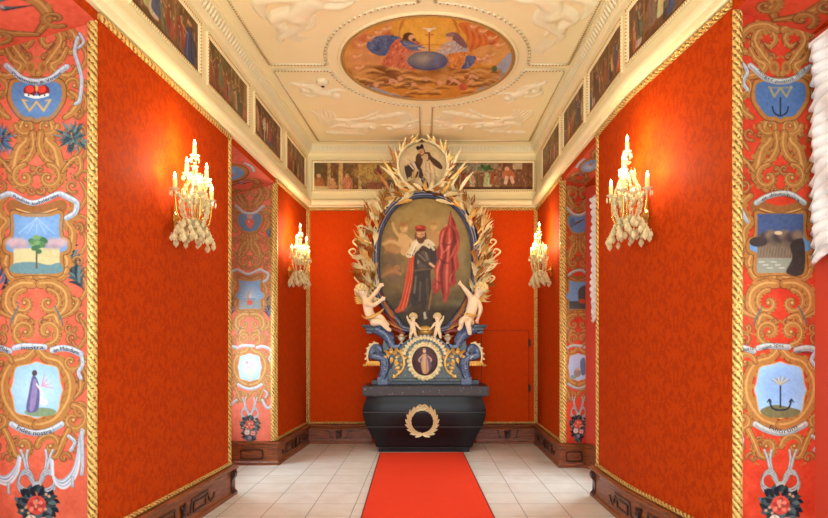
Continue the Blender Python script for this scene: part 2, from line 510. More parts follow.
def marble(name, a, b, c, rough=.22):
    t = NT(name); co = t.new('ShaderNodeTexCoord')
    nz = t.new('ShaderNodeTexNoise', Scale=9., Detail=7, Distortion=1.8); t.l(co.outputs['Object'], nz.inputs['Vector'])
    col = t.ramp(nz.outputs[0], [(.3, rgb(*a)), (.5, rgb(*b)), (.6, rgb(*a)), (.72, rgb(*c))])
    return t.set(Base_Color=col, Roughness=rough)
M['blue_marble'] = marble('blue_grey_marbling', (44, 56, 84), (96, 114, 148), (176, 184, 198))
M['green_marble'] = marble('grey_green_marbling', (44, 48, 48), (88, 92, 88), (140, 136, 110))
M['dark_marble'] = marble('dark_moulding', (22, 24, 32), (46, 52, 66), (90, 92, 104))
M['blue_frame'] = simple('blue_black_frame', (42, 50, 78), .3, 0, .3, 10)
M['blue_frame_edge'] = simple('silvered_frame_edge', (160, 164, 178), .3, .4, .2, 20)
M['red_gilt'] = simple('red_lacquer_over_gold', (128, 44, 30), .3, .3, .4, 40)
M['brass'] = simple('polished_brass', (232, 186, 92), .22, .9, .1, 20)
M['wax'] = simple('cream_candle_sleeve', (242, 210, 130), .45, 0, .05, 20)
def emis(name, c, st):
    t = NT(name); return t.set(Base_Color=(1, .8, .5), Emission_Color=(*c, 1), Emission_Strength=st)
M['flame'] = emis('glowing_bulb', (1., .78, .36), 15.)
def crystal():
    t = NT('cut_crystal'); t.set(Base_Color=(1., .86, .46), Roughness=.04, IOR=1.45, Transmission_Weight=.35, Specular_IOR_Level=.9)
    return t.m
M['crystal'] = crystal()
def carpet():
    t = NT('red_carpet_pile'); co = t.new('ShaderNodeTexCoord')
    nz = t.new('ShaderNodeTexNoise', Scale=160., Detail=3); t.l(co.outputs['Object'], nz.inputs['Vector'])
    n2 = t.new('ShaderNodeTexNoise', Scale=5., Detail=4); t.l(co.outputs['Object'], n2.inputs['Vector'])
    c = t.mix(nz.outputs[0], t.mix(n2.outputs[0], rgb(214, 44, 22), rgb(228, 62, 34)), rgb(236, 76, 46))
    t.bump(nz.outputs[0], .5, .006)
    return t.set(Base_Color=c, Roughness=.95, Specular_IOR_Level=.05)
M['carpet'] = carpet()
M['carpet_edge'] = simple('carpet_binding', (120, 24, 20), .9)
def tiles():
    t = NT('cream_stone_tiles'); co = t.new('ShaderNodeTexCoord'); sp = t.new('ShaderNodeSeparateXYZ'); t.l(co.outputs['Object'], sp.inputs[0])
    fx = t.math('FRACT', t.math('DIVIDE', t.math('ADD', sp.outputs[0], 20*.412+.69), .412))
    fy = t.math('FRACT', t.math('DIVIDE', t.math('ADD', sp.outputs[1], 20*.412-6.93), .412))
    e = t.math('MINIMUM', t.math('MINIMUM', fx, t.math('SUBTRACT', 1., fx)), t.math('MINIMUM', fy, t.math('SUBTRACT', 1., fy)))
    g = t.ramp(e, [(.006, 0), (.014, 1)])
    ix = t.math('FLOOR', t.math('DIVIDE', t.math('ADD', sp.outputs[0], 20*.412+.69), .412))
    iy = t.math('FLOOR', t.math('DIVIDE', t.math('ADD', sp.outputs[1], 20*.412-6.93), .412))
    cb = t.new('ShaderNodeCombineXYZ'); t.l(ix, cb.inputs[0]); t.l(iy, cb.inputs[1])
    wn = t.new('ShaderNodeTexWhiteNoise'); t.l(cb.outputs[0], wn.inputs['Vector'])
    nz = t.new('ShaderNodeTexNoise', Scale=4., Detail=8, Distortion=.8); t.l(co.outputs['Object'], nz.inputs['Vector'])
    nf = t.new('ShaderNodeTexNoise', Scale=45., Detail=3); t.l(co.outputs['Object'], nf.inputs['Vector'])
    a = t.mix(t.ramp(nz.outputs[0], [(.3, 0), (.7, 1)]), rgb(222, 214, 200), rgb(238, 234, 224))
    a = t.mix(t.math('MULTIPLY', wn.outputs[0], .3), a, rgb(214, 202, 182))
    a = t.mix(t.ramp(nf.outputs[0], [(.62, 0), (.72, .35)]), a, rgb(190, 176, 152))
    c = t.mix(g, rgb(140, 128, 112), a)
    t.bump(g, .3, .002)
    return t.set(Base_Color=c, Roughness=.3, Specular_IOR_Level=.45)
M['tiles'] = tiles()
M['dark'] = simple('dark_gap', (60, 18, 8), .8)
M['iron'] = simple('dark_iron', (62, 30, 20), .5, .4)
M['white_paint'] = simple('white_window_paint', (226, 224, 216), .5)
M['glass'] = None
def pane():
    t = NT('window_glass'); g = t.n.new('ShaderNodeBsdfTransparent'); gl = t.n.new('ShaderNodeBsdfGlossy'); gl.inputs['Roughness'].default_value = .02
    mx = t.n.new('ShaderNodeMixShader'); mx.inputs[0].default_value = .08
    t.l(g.outputs[0], mx.inputs[1]); t.l(gl.outputs[0], mx.inputs[2]); t.l(mx.outputs[0], t.n['Material Output'].inputs['Surface'])
    return t.m
M['glass'] = pane()
# ------------------------------------------------------------------ plan of the room
def xl(y): return -1.905-.0521*(9.2-y)
YB = 9.2
BEND = [(1.83, 5.97), (1.832, 5.3), (1.84, 5.05), (1.853, 4.9), (1.875, 4.72), (1.92, 4.38), (2.0, 3.66)]
LP = Path([(xl(-1.2), -1.2), (xl(3.78), 3.78), (xl(6.03), 6.03), (xl(7.57), 7.57), (-1.905, YB)])
RP = Path([(1.84, YB), (1.81, 7.42)]+BEND+[(2.30, 1.2), (2.45, -1.2)])
BP = Path([(-1.905, YB), (1.84, YB)])
ALL = Path([tuple(p[:2]) for p in LP.p]+[tuple(p[:2]) for p in RP.p])
s_l = {k: LP.s_near(xl(y), y) for k, y in dict(n=3.78, a=6.03, b=7.57, e=9.2, z=-1.2).items()}
s_r = {k: RP.s_near(x, y) for k, (x, y) in dict(b=(1.81, 7.42), a=(1.83, 5.97), n=(2.0, 3.66)).items()}
ZS = 3.765                                           # niche soffit at the wall face
ZBASE, ZGOLD0, ZGOLD1 = .315, .335, 3.81
ZC = 4.85
def struct(name, mb, mats, smooth=False, parent=None, **k):
    o = mb.build(name, mats, parent, smooth, **k)
    if parent is None: o['kind'] = 'structure'
    return o

# floor and ceiling slabs
m = MB(); m.box((-3.4, -1.2, -.12), (3.2, 9.6, 0)); struct('floor', m, M['tiles'])
m = MB(); m.box((-3.4, -1.2, ZC), (3.2, 9.6, ZC+.15)); struct('ceiling', m, M['plaster'])

# piers between the niches (solid blocks; UV in metres along the wall)
def pier(name, path, back, z1, mat):
    mb = MB(); f = [p.copy() for p in path.p]; k = len(f)
    b = [Vector((x, y, 0)) for x, y in back]
    # cloth faces
    for i in range(k-1):
        mb.add([f[i], f[i+1], f[i+1]+Vector((0, 0, z1)), f[i]+Vector((0, 0, z1))], [(0, 1, 2, 3)],
               [(path.L[i], 0), (path.L[i+1], 0), (path.L[i+1], z1), (path.L[i], z1)])
    mb.mat(1); ring = f+b; n = len(ring); Z = Vector((0, 0, z1))
    for i in range(k-1, n):
        a, c = ring[i], ring[(i+1) % n]
        mb.add([a, c, c+Z, a+Z], [(0, 1, 2, 3)])
    mb.add(ring, [list(range(n))]); mb.add([p+Z for p in ring], [list(range(n))])
    return struct(name, mb, [mat, M['red_paint']])
pier('wall_left_near', LP.sub(s_l['n'], s_l['a']), [(-2.68, 6.03), (-2.95, 3.78)], ZS, M['damask'])
pier('wall_left_far', LP.sub(s_l['b'], s_l['e']), [(-1.905, 9.5), (-2.68, 9.5), (-2.68, 7.57)], ZS, M['damask'])
pier('wall_right_far', RP.sub(0, s_r['b']), [(2.12, 7.42), (2.12, 9.5), (1.84, 9.5)], ZS, M['damask'])
pier('wall_right_near', RP.sub(s_r['a'], s_r['n']), [(2.53, 3.66), (2.62, 5.97)], ZS, M['damask'])
pier('wall_back', BP, [(1.84, 9.5), (-1.905, 9.5)], 4.3, M['damask_back'])
# wall above the niches: its sloping underside is the soffit
for nm, pa in (('wall_left_upper', LP), ('wall_right_upper', RP)):
    mb = MB(); sweep(mb, pa, [(0, ZS), (0, ZC), (-.9, ZC), (-.9, ZS-.26)], dz=True); struct(nm, mb, M['damask'])
mb = MB(); sweep(mb, BP, [(0, 4.3), (0, ZC), (-.3, ZC), (-.3, 4.3)]); struct('wall_back_upper', mb, M['plaster'])

# outer walls of the four niches with their windows
def niche(num, x0, x1, ya, yb, nm):
    """outer wall between x0 (room side) and x1, from ya to yb with one tall window"""
    wa, wb, z0, z1 = ya+.22, yb-.22, .75, 3.3
    lo, hi = min(x0, x1), max(x0, x1)
    mb = MB()
    mb.box((lo, ya, 0), (hi, yb, z0)); mb.box((lo, ya, z1), (hi, yb, 3.75))
    mb.box((lo, ya, z0), (hi, wa, z1)); mb.box((lo, wb, z0), (hi, yb, z1))
    struct(nm, mb, M['red_paint'])
    xm = (lo+hi)/2; mb = MB(); t = .03
    for a, b in (((wa, z0), (wa+.07, z1)), ((wb-.07, z0), (wb, z1)), ((wa, z0), (wb, z0+.07)), ((wa, z1-.07), (wb, z1)),
                 (((wa+wb)/2-.03, z0), ((wa+wb)/2+.03, z1)), ((wa, 2.3), (wb, 2.36))):
        mb.box((xm-t, a[0], a[1]), (xm+t, b[0], b[1]))
    w = struct('window_%d' % num, mb, M['white_paint'])
    mb = MB(); mb.box((xm-.004, wa+.02, z0+.02), (xm+.004, wb-.02, z1-.02)); mb.build('pane', M['glass'], w)
niche(1, -2.95, -3.15, 2.0, 3.78, 'wall_left_niche_near')
niche(2, -2.68, -2.88, 6.03, 7.57, 'wall_left_niche_far')
niche(3, 2.62, 2.82, 1.9, 3.66, 'wall_right_niche_near')
niche(4, 2.34, 2.54, 5.97, 6.99, 'wall_right_niche_far')
# near jambs of the near niches and the walls running back past the camera
for nm, xa, xb, yy in (('wall_left_side', -3.15, xl(2.0), 2.0), ('wall_right_side', 2.22, 2.82, 1.9)):
    mb = MB(); mb.box((min(xa, xb), -1.2, 0), (max(xa, xb), yy, ZS-.12)); struct(nm, mb, M['red_paint'])
# chamfered window jamb on the right of the far right niche
mb = MB(); mb.prism([(2.12, 7.422, 0), (2.56, 7.422, 0), (2.56, 7.0, 0), (2.30, 7.0, 0)], (0, 0, 3.66)); struct('wall_right_jamb_far', mb, M['red_paint'])
mb = MB(); mb.prism([(2.53, 3.659, 0), (2.63, 3.659, 0), (2.63, 3.2, 0), (2.60, 3.2, 0)], (0, 0, 3.68)); struct('wall_right_jamb_near', mb, M['red_paint'])

# ------------------------------------------------------------------ wooden dado
PB = [(0, 0), (.058, 0), (.058, .035), (.044, .05), (.04, .07), (.04, .235), (.046, .25), (.05, .268), (.066, .285), (.068, .305), (.045, ZBASE), (0, ZBASE)]
def dado(name, pts):
    mb = MB(); pa = Path(pts); sweep(mb, pa, PB); return struct(name, mb, M['wood']), pa
fl, pfl = dado('baseboard_left_far', [(-2.66, 7.57), (xl(7.57), 7.57), (-1.905, YB), (-.85, YB)])
fr, pfr = dado('baseboard_right_far', [(.85, YB), (1.84, YB), (1.81, 7.42), (2.12, 7.42), (2.30, 7.0)])
nl, pnl = dado('baseboard_left_near', [(-2.9, 3.78), (xl(3.78), 3.78), (xl(6.03), 6.03), (-2.6, 6.03)])
nr, pnr = dado('baseboard_right_near', [(2.58, 5.97)]+BEND+[(2.53, 3.66), (2.60, 3.2)])

def on(path, u, n, z): return path.pt(u, n, z)
def bar(mb, path, u0, z0, u1, z1, w=.016, n=.04, h=.012):
    a = Vector((u0, z0)); b = Vector((u1, z1)); d = (b-a).normalized(); e = Vector((-d.y, d.x))*w/2; d = d*w/2
    q = [a-d-e, b+d-e, b+d+e, a-d+e]
    f = [on(path, p.x, n-.002, p.y) for p in q]; nn = path.at((u0+u1)/2)[2]*(h+.002)
    mb.prism(f, nn)
def fret(mb, path, pts, **k):
    for a, b in zip(pts, pts[1:]): bar(mb, path, a[0], a[1], b[0], b[1], **k)
def rosette(mb, path, u, z, r=.05, n=.04):
    p, t, nn = path.at(u); c = p+nn*n+Vector((0, 0, z))
    for k in range(9):
        a = 2*PI*k/9; d = t*math.cos(a)+Vector((0, 0, 1))*math.sin(a)
        mb.leaf(c+nn*.004, d, nn, r, r*.3, .35, k=5)
    mb.ball(c+nn*.01, r*.26, 6, 4)
def carving(parent, path, u0, u1, mirror=False, lab=None):
    """fretwork and a carved rosette between u0 and u1"""
    mb = MB(); L = u1-u0; f = (lambda q: u1-(q-u0)) if mirror else (lambda q: q)
    c = (u0+u1)/2
    rosette(mb, path, c, .15, .062)
    for k in range(4): rosette(mb, path, c+(-.02, .03, -.03, .02)[k], (.10, .2, .19, .11)[k], .035)
    for sg in (-1, 1):
        g = lambda q: c+sg*q
        fret(mb, path, [(g(.09), .10), (g(.13), .10), (g(.16), .215), (g(min(.48, L/2-.22)), .215), (g(min(.48, L/2-.22)), .195)])
        if L > 1.1:
            a, b = .20, min(.44, L/2-.24)
            fret(mb, path, [(g(a), .10), (g(b), .10), (g(b), .175), (g(a), .175), (g(a), .10)])
            q = [(g(b+.02), .175), (g(b+.06), .175), (g(b+.08), .13), (g(b+.12), .10), (g(b+.17), .115), (g(b+.19), .15)]
            fret(mb, path, q); mb.ball(on(path, g(b+.19), .046, .155), .014, 6, 4)
    return mb.build('carved_fretwork', M['wood_dark'], parent)
carving(fl, pfl, pfl.s_near(xl(7.57), 7.57)+.12, pfl.s_near(-1.905, YB)-.12)
b0 = pfl.s_near(-1.905, YB); carving(fl, pfl, b0+.1, b0+.95)
mb = MB(); u = .18
fret(mb, pfl, [(.22, .10), (.25, .085), (.48, .085), (.51, .10), (.51, .19), (.48, .205), (.25, .205), (.22, .19), (.22, .10)]); mb.build('panel_moulding', M['wood_dark'], fl)
b1 = pfr.s_near(1.84, YB); b2 = pfr.s_near(1.81, 7.42)
carving(fr, pfr, .12, b1-.1); carving(fr, pfr, b1+.12, b2-.12)
mb = MB(); fret(mb, pfr, [(b2+.05, .10), (b2+.08, .085), (b2+.22, .085), (b2+.25, .10), (b2+.25, .19), (b2+.22, .205), (b2+.08, .205), (b2+.05, .19), (b2+.05, .10)]); mb.build('panel_moulding', M['wood_dark'], fr)
n0, n1 = pnl.s_near(xl(3.78), 3.78), pnl.s_near(xl(6.03), 6.03)
carving(nl, pnl, n0+.1, n1-.12)
q0, q1 = pnr.s_near(1.83, 5.97), pnr.s_near(2.0, 3.66)
carving(nr, pnr, q0+.12, q1-.1)
def console(parent, path, u, sg):
    """S-shaped scroll bracket closing the dado at the niche"""
    mb = MB(); p, t, nn = path.at(u); pts = []
    for n, z in cr([(.045, .02), (.075, .04), (.05, .10), (.055, .17), (.082, .21), (.086, .26), (.06, .285), (.035, .27)], 4): pts.append(p+nn*n+Vector((0, 0, z)))
    base = [p+nn*.03+Vector((0, 0, .27)), p+nn*.03+Vector((0, 0, .02))]
    mb.prism([q-t*.03 for q in pts+base], t*.06)
    return mb.build('scroll_console', M['wood_dark'], parent, .6)
console(nl, pnl, n1-.05, 1); console(nr, pnr, q0+.05, 1)

# ------------------------------------------------------------------ gilded borders round the cloth
TRIM = [0]
def border(path, s0, s1, ends=(1, 1), z0=ZGOLD0, z1=ZGOLD1, w=.055):
    TRIM[0] += 1; mb = MB(); q = path.sub(s0, s1)
    sweep(mb, q, halfround(.04, .022, n0=.002), z0=z0); sweep(mb, q, halfround(.05, .03, n0=.002), z0=z1)
    for e, u in ((ends[0], s0), (ends[1], s1)):
        if not e: continue
        p, t, n = path.at(u+(1e-3 if u == s0 else -1e-3)); d = w/2 if u == s0 else -w/2
        vstrip(mb, p+t*d+n*.002, t, n, w, .022, z0+.02, z1-.0)
    o = mb.build('trim_%d' % TRIM[0], M['gold_strip']); o['kind'] = 'structure'; return o
border(LP, s_l['n'], s_l['a'], (0, 1)); border(LP, s_l['b'], s_l['e']-.0)
border(RP, 0, s_r['b']); border(RP, s_r['a'], s_r['n'], (1, 0))
border(BP, 0, BP.L[-1], w=.05)
for x, y, sg, z0 in ((xl(3.78), 3.78, -1, .3), (xl(7.57), 7.57, -1, .32), (1.81, 7.42, 1, .32), (2.0, 3.66, 1, .3)):   # corner strips on the reveals
    TRIM[0] += 1; mb = MB(); w = .066
    vstrip(mb, (x+sg*w/2-sg*.004, y-.002, 0), (1, 0, 0), (0, -1, 0), w, .028, z0, ZS)
    o = mb.build('trim_%d' % TRIM[0], M['gold_strip']); o['kind'] = 'structure'

# ------------------------------------------------------------------ entablature: cornice, frieze, crown
mb = MB(); PRC = [(0, 3.835), (.035, 3.835), (.04, 3.852), (.085, 3.86), (.095, 3.875), (.10, 3.925), (.09, 3.94), (.075, 3.945), (.05, 3.985), (.03, 4.04), (.02, 4.07), (.016, 4.68), (.04, 4.695), (.05, 4.715), (.046, 4.722),
        (.055, 4.735), (.085, 4.80), (.10, 4.835), (.125, 4.838), (.13, ZC+.001), (-.02, ZC+.001), (-.02, 3.835)]
sweep(mb, ALL, PRC, caps=False); co_ = mb.build('trim_%d' % 10, M['plaster'], None, .7); co_['kind'] = 'structure'
mb = MB(); k = int(ALL.L[-1]/.062)
for i in range(k):                                    # leaf-and-dart row on the crown
    q = (i+.5)/k*ALL.L[-1]; p, t, n = ALL.at(q)
    if p.y < 2.2: continue
    c = p+n*.066+Vector((0, 0, 4.733)); d = n*.045+Vector((0, 0, .085))
    mb.leaf(c, d, n*.085-Vector((0, 0, .03)), .098, .023, .3, k=5)
    mb.leaf(c+t*.031+Vector((0, 0, .004)), d, n*.085-Vector((0, 0, .03)), .07, .008, .2, k=4)
mb.build('leaf_row', M['stucco'], co_)
mb = MB(); k = int(ALL.L[-1]/.03)
for i in range(k):
    q = (i+.5)/k*ALL.L[-1]; p, t, n = ALL.at(q)
    if p.y > 2.2: mb.bead(p+n*.128+Vector((0, 0, 4.834)), .008)
mb.build('bead_row', M['plaster'], co_)

# ------------------------------------------------------------------ jib door in the back wall
x0, x1, zt = P(481.5, 0, YB).x, P(528.6, 0, YB).x, P(0, 330.5, YB).z
mb = MB(); mb.box((x0, YB-.004, .36), (x1, YB+.01, zt)); d = struct('door_1', mb, M['damask_back'])
mb = MB()
for a, b in (((x0-.008, .36), (x0, zt+.008)), ((x1, .36), (x1+.008, zt+.008)), ((x0-.008, zt), (x1+.008, zt+.008))):
    mb.box((a[0], YB-.0035, a[1]), (b[0], YB+.01, b[1]))
mb.build('door_gap', M['dark'], d)
for py in (343, 388):
    p = P(528.8, py, YB); mb = MB(); mb.tube([(p.x, YB-.012, p.z-.07), (p.x, YB-.012, p.z+.07)], .011, 8); mb.box((p.x-.012, YB-.012, p.z-.05), (p.x+.03, YB-.002, p.z+.05)); mb.build('hinge', M['iron'], d)

# ------------------------------------------------------------------ carpet
mb = MB(); c0, c1 = Vector((-.035, 8.36)), Vector((.078, 3.3)); dd = (c1-c0).normalized(); ee = Vector((-dd.y, dd.x))*.612
q = [c0-ee, c0+ee, c1+ee, c1-ee]; N = []
mb.prism([(p.x, p.y, .001) for p in q], (0, 0, .011))
ca = mb.build('carpet_runner', M['carpet']); tag(ca, 'bright red carpet runner laid from the black altar table down the tiled floor', 'carpet')
mb = MB()
for s in (-1, 1):
    a, b = c0+ee*s, c1+ee*s
    mb.tube([(a.x, a.y, .009), (b.x, b.y, .009)], .008, 6)
mb.build('bound_edge', M['carpet_edge'], ca)
# ------------------------------------------------------------------ painted reveals
OC, OC2, OCD, OCL = (168, 110, 52), (144, 88, 42), (92, 56, 30), (206, 156, 92)
def strap(c, pts, w, hi=True, al=1., col=OC):
    ws = w if hasattr(w, '__len__') else [w, w]
    c.line(pts, [q+1.5 for q in ws], OCD, .75*al)
    c.line(pts, ws, col, al)
    q = cr(pts, 4); k = len(q)
    for i in range(2, k-1, 2):                        # lobed leaf edges and brush hatching
        t = q[min(i+1, k-1)]-q[i-1]; l = math.hypot(*t) or 1; nx, ny = -t[1]/l, t[0]/l; w_ = np.interp(i/(k-1), np.linspace(0, 1, len(ws)), ws)
        sd = 1 if i % 4 else -1
        if w_ > 3: c.ell(q[i][0]+nx*w_*.5*sd, q[i][1]+ny*w_*.5*sd, w_*.3, w_*.24, col, al)
        c.line([(q[i][0]+nx*w_*.1, q[i][1]+ny*w_*.1), (q[i][0]+nx*w_*.45+t[0]*.4, q[i][1]+ny*w_*.45+t[1]*.4)], .8, OCD, .4*al)
    if hi:
        c.line([(p[0]-.5, p[1]-.8) for p in pts], [q_*.22 for q_ in ws], OCL, .75*al)
def spiral(cx, cy, r0, r1, a0, turns, n=16):
    return [(cx+(r0+(r1-r0)*i/n)*math.cos(a0+turns*2*PI*i/n), cy+(r0+(r1-r0)*i/n)*math.sin(a0+turns*2*PI*i/n)) for i in range(n+1)]
def volute(c, cx, cy, r, a0, t, w, **k):
    strap(c, spiral(cx, cy, r, r*.16, a0, t), [w, w*.9, w*.5], **k)
    c.ell(cx, cy, r*.22, r*.22, OC2); c.ell(cx-.3, cy-.3, r*.1, r*.1, OCL)
def ribbon(c, pts, w, tone=(176, 180, 186), shade=(120, 124, 140)):
    if w >= 6.6 and len(pts) > 4:                      # a swag of cloth: folds of white, grey and blue
        for k, col in enumerate(((150, 158, 176), (206, 208, 210), (128, 142, 172), (214, 214, 214), (160, 166, 180), (204, 206, 210))):
            f = (k-2.5)/6; c.line([(p[0]+f*w*.3, p[1]+f*w*(.3+1.1*math.sin(PI*i/(len(pts)-1)))) for i, p in enumerate(pts)], w*.34, col, .95)
        return
    w *= .86
    c.line(pts, w+1., (92, 84, 88), .6); c.line(pts, w, tone)
    c.line([(p[0], p[1]+w*.3) for p in pts], w*.3, shade, .5)
    c.line([(p[0], p[1]-w*.25) for p in pts], w*.25, (216, 216, 212), .6)
    q = cr(pts, 5)
    for i in range(1, len(q), 3): c.line([(q[i][0]-w*.15, q[i][1]-w*.4), (q[i][0]+w*.15, q[i][1]+w*.4)], .8, shade, .45)
def sprig(c, x, y, L, ang, n, cols, sp=.5, w=3.):
    c.line([(x, y), (x+L*math.cos(ang), y+L*math.sin(ang))], .9, cols[0])
    for i in range(n):
        t = (i+.6)/n; px, py = x+L*t*math.cos(ang), y+L*t*math.sin(ang)
        for s in (-1, 1):
            a = ang+s*sp; l = L*.38*(1-.4*t)
            c.line([(px, py), (px+l*.6*math.cos(a), py+l*.6*math.sin(a)), (px+l*math.cos(a+s*.2), py+l*math.sin(a+s*.2))], [w*.6, w, .3], cols[(i+(s > 0)) % len(cols)])
def bunch(c, x, y, r, cols, n=80):
    R = random.Random(int(x*3+y))
    for i in range(n):
        a = R.uniform(0, 2*PI); d = r*R.uniform(.1, .8); l = r*R.uniform(.35, .6)
        px, py = x+d*math.cos(a), y+d*math.sin(a)
        c.line([(px, py), (px+l*math.cos(a), py+l*math.sin(a))], [r*.16, r*.36, .3], cols[R.randrange(len(cols))])
        c.line([(px, py), (px+l*.8*math.cos(a), py+l*.8*math.sin(a))], .5, (150, 170, 176), .5)
def rose(c, x, y, r, base, hi):
    c.ell(x, y, r, r, base)
    for k in range(9):
        a = k*2.4; d = r*(.75-.06*k)
        c.ell(x+d*math.cos(a), y+d*math.sin(a)*.9, r*.3, r*.22, hi if k % 2 else tuple(v*.75 for v in base), .8, a)
def wreath(c, A, y, s=1.):
    G = [(26, 36, 40), (44, 60, 62), (64, 82, 86), (24, 26, 40), (84, 100, 104)]
    R = random.Random(5)
    def leaves(x0, y0, r0, r1, n):
        for i in range(n):
            a = i*2.399; d = r0+(r1-r0)*R.random(); x, yy = x0+d*math.cos(a)*s, y0+d*math.sin(a)*.85*s; a2 = a+R.uniform(-.9, .9); l = 8*s
            c.line([(x, yy), (x+l*.5*math.cos(a2), yy+l*.5*math.sin(a2)), (x+l*math.cos(a2+.2), yy+l*math.sin(a2+.2))], [2*s, 5*s, .8], G[i % 5])
    leaves(A, y, 9, 17, 90); leaves(A, y+20*s, 4, 12, 50); leaves(A, y+34*s, 1, 6, 24)
    rose(c, A, y+1, 10*s, (206, 74, 60), (238, 140, 118))
    rose(c, A-6*s, y+17*s, 6*s, (222, 196, 178), (246, 232, 220)); rose(c, A+7*s, y+19*s, 5.5*s, (224, 132, 118), (246, 196, 184)); rose(c, A, y+29*s, 4.5*s, (120, 110, 140), (190, 180, 200))
    for k in range(8): c.ell(A+R.uniform(-16, 16)*s, y+R.uniform(-12, 14)*s, 1.6*s, 1.6*s, (196, 150, 120))

def grotesque(c, A, sx, fields, o):
    X = lambda d: A+d*sx
    def both(fn):
        for s in (-1, 1): fn(lambda pts: [(A+s*p[0]*sx, p[1]) for p in pts], s)
    W = 1.45*min(1., .55+.45*sx)
    rd, hd = o.get('ribbon', (178, 182, 188)), (238, 120, 92)
    # small leafy scrolls filling the ground
    for (dx, yy, r, a0, t) in ((8, 150, 6, 0, 1), (30, 134, 7, 2, -.9), (36, 186, 7, 1, 1), (5, 190, 5, 3, -1), (33, 328, 6, 0, 1), (37, 304, 7, 2, -1), (7, 322, 5, 1, .9), (28, 458, 6, 0, -1), (42, 446, 6, 2, 1), (41, 228, 6, 1, -1), (42, 262, 6, 3, 1), (36, 338, 6, 2, 1), (12, 104, 4, 0, 1), (43, 112, 6, 2, 1), (30, 36, 6, 3, 1), (8, 58, 5, 1, -1), (20, 136, 5, 2, 1), (28, 166, 6, 0, -1), (4, 170, 5, 1, 1), (27, 292, 6, 3, -1), (42, 382, 5, 0, 1), (20, 440, 5, 2, -1)):
        for s in (-1, 1):
            volute(c, A+s*dx*sx, yy, r, a0 if s > 0 else PI-a0, t*s, 2.2*W/1.2, al=.9)
            for k in range(3): a = a0+k*2.1; c.line([(A+s*(dx+r*math.cos(a))*sx, yy+r*math.sin(a)), (A+s*(dx+(r+4)*math.cos(a+.3))*sx, yy+(r+4)*math.sin(a+.3))], [2.4, .5], OC if k % 2 else OC2, .9)
    # upper scrolls
    def top(m, s):
        strap(c, m([(2, 74), (9, 66), (17, 55), (25, 42), (20, 31), (9, 31), (5, 40), (10, 47), (16, 44)]), [4*W, 6*W, 6*W, 4*W, 2*W])
        strap(c, m([(3, 30), (14, 25), (30, 28), (40, 40), (37, 52), (28, 50), (28, 43)]), [5*W, 5*W, 4*W, 2*W])
        strap(c, m([(30, 49), (24, 60), (15, 66), (22, 74), (34, 76), (40, 68)]), [3*W, 5*W, 5*W, 2*W])
        c.line(m([(19, 40), (14, 48), (8, 54)]), [1, 2.4, .6], OCD, .6)
        volute(c, A+s*38*sx, 86, 8*W, PI/2, .9*s, 3*W)
        strap(c, m([(34, 92), (42, 100), (36, 112), (28, 118)]), [3, 6*W, 4])
        c.ell(A+s*6*sx, 68, 5*sx, 7, OC); c.ell(A+s*6*sx, 68, 2.4*sx, 4, OC2)
    both(top)
    # straps between shield and landscape
    def mid(m, s):
        strap(c, m([(3, 118), (12, 122), (16, 130), (10, 140), (18, 150), (22, 166), (24, 178), (14, 190)]), [6*W, 6*W, 7*W, 8*W, 4*W])
        volute(c, A+s*10*sx, 126, 7.5*W, 0 if s > 0 else PI, .9*s, 3.4*W)
        strap(c, m([(4, 134), (3, 146), (8, 158), (16, 164)]), [5*W, 5*W, 3*W])
        volute(c, A+s*12*sx, 178, 9*W, -PI/2, 1.1*s, 3.4*W)
        strap(c, m([(26, 172), (34, 162), (42, 158), (44, 170), (36, 178)]), [3, 4*W, 2])
        strap(c, m([(32, 150), (38, 142), (44, 148), (38, 156)]), [2, 3*W, 1.5])
        strap(c, m([(30, 196), (38, 204), (36, 216), (30, 222), (36, 232), (34, 246), (28, 252), (31, 264), (24, 274)]), [4*W, 7*W, 5*W, 7*W, 5*W])
        for q in range(7): c.ell(A+s*(30+4*(q % 3))*sx, 162+3*q, 1.2, 1.2, OCD, .6)
    both(mid)
    c.poly([(X(-26), 200), (X(0), 206), (X(26), 200), (X(28), 212), (X(0), 220), (X(-28), 212)], OC2); c.line([(X(-20), 209), (X(0), 214), (X(20), 209)], 1.2, OCL)
    # straps between landscape and lower medallion
    def low(m, s):
        strap(c, m([(0, 276), (8, 278), (14, 272), (24, 278), (30, 270)]), [5*W, 6*W, 4*W])
        strap(c, m([(4, 284), (16, 284), (28, 292), (30, 306), (22, 316), (14, 314)]), [6*W, 7*W, 6*W, 3*W])
        volute(c, A+s*12*sx, 303, 9*W, -PI/2, 1.1*s, 3.4*W)
        strap(c, m([(8, 318), (18, 316), (22, 328), (18, 336)]), [3, 6*W, 4])
        volute(c, A+s*11*sx, 332, 9*W, PI/2, -1.15*s, 4*W)
        strap(c, m([(24, 318), (36, 312), (42, 302), (36, 298)]), [2, 4*W, 2])
        c.line(m([(18, 306), (24, 318), (27, 326)]), [1.2, 2, .6], (84, 96, 104), .9)
    both(low)
    # lower medallion surround
    def bot(m, s):
        strap(c, m([(2, 350), (10, 358), (22, 362), (30, 372), (34, 386), (31, 402), (20, 418), (8, 424), (0, 425)]), [5*W, 7*W, 7*W, 8*W, 8*W, 6*W])
        volute(c, A+s*35*sx, 362, 7*W, 0, .9*s, 3*W)
        volute(c, A+s*37*sx, 420, 10*W, -PI/2, 1.1*s, 4.4*W)
        volute(c, A+s*14*sx, 446, 9*W, PI, 1.0*s, 4*W)
        strap(c, m([(32, 430), (26, 442), (20, 456), (12, 458)]), [4*W, 4*W, 2])
        strap(c, m([(38, 398), (44, 390), (44, 376), (40, 370)]), [2, 3.4*W, 1.6])
    both(bot)
